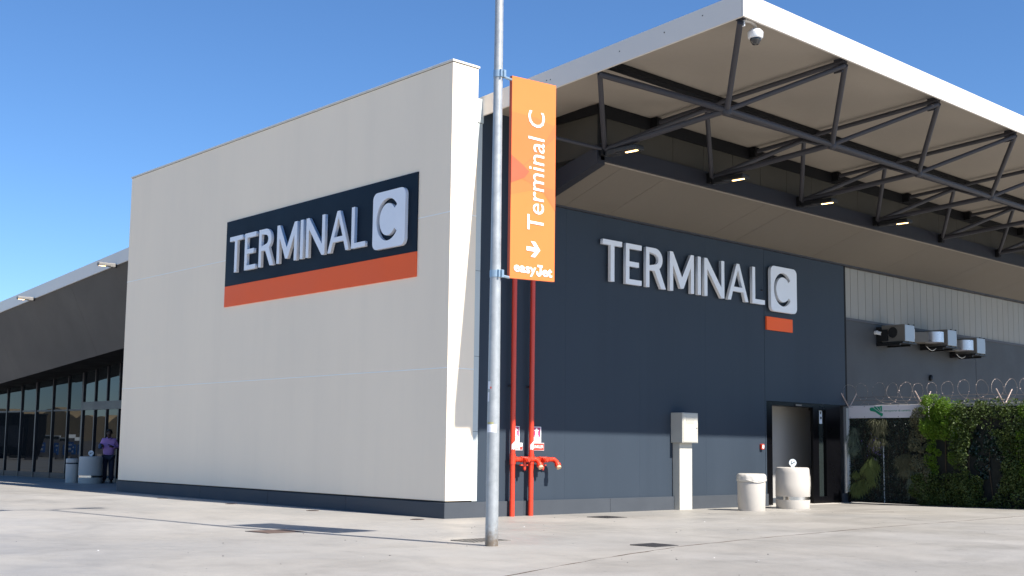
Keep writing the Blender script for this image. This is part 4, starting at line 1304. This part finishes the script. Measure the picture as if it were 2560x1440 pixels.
hand((.12, -.20, 1.18), (-.55, -.75, .25), (.5, -.4, .3))
hand((-.17, -.22, 1.19), (-.1, -.8, .35), (1, 0, .1))
for sx in (-1, 1):   # ears, eyes
    t = MB(); t.lathe((sx * .082, -.075, 1.615), [(.006, -.03), (.016, -.01), (.016, .012), (.006, .03)], 8)
    vs = [bb.verts.new(v) for v in t.v]
    for f in t.f: bb.faces.new([vs[i] for i in f])
bb.to_mesh(bmsh); bb.free()
attach(bmsh, 'body', M['skin'])
t = MB()
for sx in (-1, 1): t.lathe((sx * .032, -.172, 1.632), [(.003, -.009), (.010, 0), (.003, .009)], 8)
t.build('eyes', M['ink'], P, smooth=True)
t = MB(); t.box(-.025, .025, -.166, -.160, 1.556, 1.564); t.build('mouth', M['hair'], P)
hm = MB()
prof = []
vs = []; fs = []; nu, nv = 18, 9
for j in range(nv):
    ph = R(-15 + 105 * j / (nv - 1))
    for i in range(nu):
        th = 2 * math.pi * i / nu
        rr = 1 + .05 * math.sin(5 * th + j) + .04 * math.sin(9 * th)
        front = math.sin(th) < -.35
        pz = max(ph, R(22)) if front else ph
        vs.append((.098 * rr * math.cos(th) * math.cos(pz), -.055 + .118 * rr * math.sin(th) * math.cos(pz), 1.645 + .115 * math.sin(pz)))
for j in range(nv - 1):
    for i in range(nu): fs.append((j * nu + i, j * nu + (i + 1) % nu, (j + 1) * nu + (i + 1) % nu, (j + 1) * nu + i))
hm.add(vs, fs); hm.build('hair', M['hair'], P, smooth=True)
Sv = [(0, .02, .84), (0, .03, 1.10), (0, .02, 1.32), (0, .0, 1.44), (.18, .02, 1.395), (.275, .07, 1.15), (.14, -.175, 1.18), (-.18, .02, 1.395), (-.26, .06, 1.14), (-.175, -.19, 1.185)]
Se = [(0, 1), (1, 2), (2, 3), (2, 4), (4, 5), (5, 6), (2, 7), (7, 8), (8, 9)]
Sr = [(.205, .15), (.19, .145), (.19, .14), (.085, .08), .082, .066, .05, .082, .066, .05]
attach(skin_mesh('shirt', Sv, Se, Sr, 2), 'shirt', M['shirt'])
t = MB(); t.path([(-.07, -.03, 1.485), (-.05, -.10, 1.44), (0, -.13, 1.40), (.05, -.10, 1.44), (.07, -.03, 1.485)], .017, 6); t.build('collar', M['shirt'], P, smooth=True)
Tv = [(0, .02, .92), (.10, .02, .84), (.105, .0, .48), (.115, .05, .07), (-.10, .02, .84), (-.105, -.01, .48), (-.105, .04, .07)]
Te = [(0, 1), (1, 2), (2, 3), (0, 4), (4, 5), (5, 6)]
Tr = [(.18, .13), .125, .095, .085, .125, .095, .085]
attach(skin_mesh('trousers', Tv, Te, Tr, 2), 'trousers', M['trousers'])
for sx, y in ((.12, -.03), (-.115, -.05)):
    t = MB(); t.hexa([(sx - .05, y - .17, 0.0), (sx + .05, y - .17, 0), (sx + .045, y + .12, 0), (sx - .045, y + .12, 0), (sx - .035, y - .15, .05), (sx + .035, y - .15, .05), (sx + .04, y + .11, .10), (sx - .04, y + .11, .10)])
    t.build('shoe', M['shoe'], P, bevel=.02)
w2l = Matrix.Translation((2.60, 20.62, 0)) @ Matrix.Rotation(R(-27), 4, 'Z')
ph = MB(); ph.hexa([(-.02, -.345, 1.225), (.06, -.345, 1.225), (.06, -.235, 1.245), (-.02, -.235, 1.245), (-.02, -.348, 1.235), (.06, -.348, 1.235), (.06, -.238, 1.255), (-.02, -.238, 1.255)])
ph.v = [tuple(w2l @ Vector(v)) for v in ph.v]
tag(ph.build('phone', M['ink'], loc=tuple(w2l @ Vector((.02, -.29, 1.24))), bevel=.004), 'dark phone held by the person in the lilac shirt', 'phone')
cl_ = MB(); cl_.lathe((0, 0, 0), [(.02, -.09), (.055, -.07), (.065, 0), (.06, .06), (.02, .085)], 14, lambda q, z: .1 * math.sin(3 * q + 20 * z))
cl_.v = [tuple(w2l @ (Vector(v) + Vector((-.245, -.25, 1.20)))) for v in cl_.v]
tag(cl_.build('folded_cap', M['bluecloth'], loc=tuple(w2l @ Vector((-.245, -.25, 1.20))), smooth=True), 'small blue item held in the other hand of the person', 'cloth item')

# ------------------------------------------------------------------ what the glass reflects, across the forecourt
TB = thing('opposite_building', 'low tan building with arched roofline seen reflected in the dark glass', 'building', (-34, 95, 0))
t = MB(); t.box(-40, -34, 70, 128, 0, 3.3); t.build('wall', M['tan'], TB)
for k in range(6):
    y0 = 74 + k * 9
    vs = [(-34.02, y0 + 9 * i / 12, 3.3 + 1.2 * math.sin(math.pi * i / 12)) for i in range(13)]
    t = MB(); t.add(vs + [(-40, p[1], p[2]) for p in vs], [tuple(range(13)), tuple(range(25, 12, -1))] + [(i, i + 1, 14 + i, 13 + i) for i in range(12)])
    t.build('arched_roof', M['tan'], TB)
HB = thing('hoarding', 'brown hoarding boards with blue posters seen reflected in the dark glass', 'hoarding', (-25, 80, 0))
for k in range(20):
    t = MB(); t.box(-25.05, -25, 60 + k * 2.0, 61.97 + k * 2.0, .1, 1.5); t.build('board', M['hoard'], HB)
for y0, y1 in ((72.45, 73.35), (70.6, 71.8), (69.0, 70.3)):
    t = MB(); t.box(-24.995, -24.97, y0, y1, .42, 1.2); pp = t.build('poster', M['blueboard'], HB)
    w_ = y1 - y0
    t = MB(); t.box(-24.968, -24.96, y0 + .2 * w_, y0 + .8 * w_, .92, 1.04); t.box(-24.968, -24.96, y0 + .3 * w_, y0 + .7 * w_, .58, .74); t.build('poster_mark', M['white'], pp)
for k, (y, m, lb) in enumerate(((75.5, 'carpaint', 'white parked car behind the hoarding seen reflected in the glass'), (88, 'carteal', 'dark teal parked car behind the hoarding seen reflected in the glass'))):
    c = thing('parked_car', lb, 'car', (-28, y, 0), 'parked cars across the forecourt')
    prof = [(-2.1, .35), (-2.1, .8), (-1.4, .95), (-.8, 1.5), (.9, 1.5), (1.6, 1.0), (2.1, .85), (2.1, .35)]
    t = MB(); t.add([(-28.8, y + a, b + .3) for a, b in prof] + [(-27.2, y + a, b + .3) for a, b in prof], [tuple(range(8)), tuple(range(15, 7, -1))] + [(i, (i + 1) % 8, 8 + (i + 1) % 8, 8 + i) for i in range(8)])
    t.build('body', M[m], c, bevel=.05)
    t = MB(); t.box(-27.195, -27.17, y - .75, y + .85, 1.32, 1.72); t.build('window', M['glass'], c)
    for q in (-1.3, 1.3):
        for xx in (-28.75, -27.45):
            t = MB(); t.tube((xx, y + q, .33), (xx + .22, y + q, .33), .33, n=20); t.build('wheel', M['tyre'], c, smooth=True)
KB = thing('kiosk', 'dark boxy kiosk seen reflected in the lower glass panes', 'kiosk', (-24, 76, 0))
t = MB(); t.box(-24.9, -24, 73.75, 78.6, .36, 3.55); t.build('body', M['steel_black'], KB)
t = MB(); t.box(-24.95, -23.9, 73.65, 78.7, 3.55, 3.66); t.build('roof', M['lampbody'], KB)
t = MB(); t.box(-23.998, -23.97, 74.4, 78, 1.0, 2.6); t.build('shutter', M['steel'], KB)
for yy in (73.9, 78.3):
    t = MB(); t.box(-24.8, -24.1, yy, yy + .2, 0, .36); t.build('foot', M['steel'], KB)

# small specks of grit and litter lying on the concrete
t = MB()
for k in range(150):
    x = random.uniform(-11, 9); y = random.uniform(-13, -.2); z = gz(y)
    r = random.choice((.006, .008, .010, .014)); a = random.uniform(0, 6.28)
    p = [(x + r * random.uniform(.6, 1.3) * math.cos(a + q), y + r * random.uniform(.6, 1.3) * math.sin(a + q), z + .001) for q in (0, 1.3, 2.6, 3.9, 5.1)]
    t.cur = 0 if random.random() < .85 else 1
    t.add(p + [(x, y, z + r * .6)], [(0, 1, 5), (1, 2, 5), (2, 3, 5), (3, 4, 5), (4, 0, 5)])
gr = t.build('grit', [M['iron'], M['white']])
gr['kind'] = 'stuff'
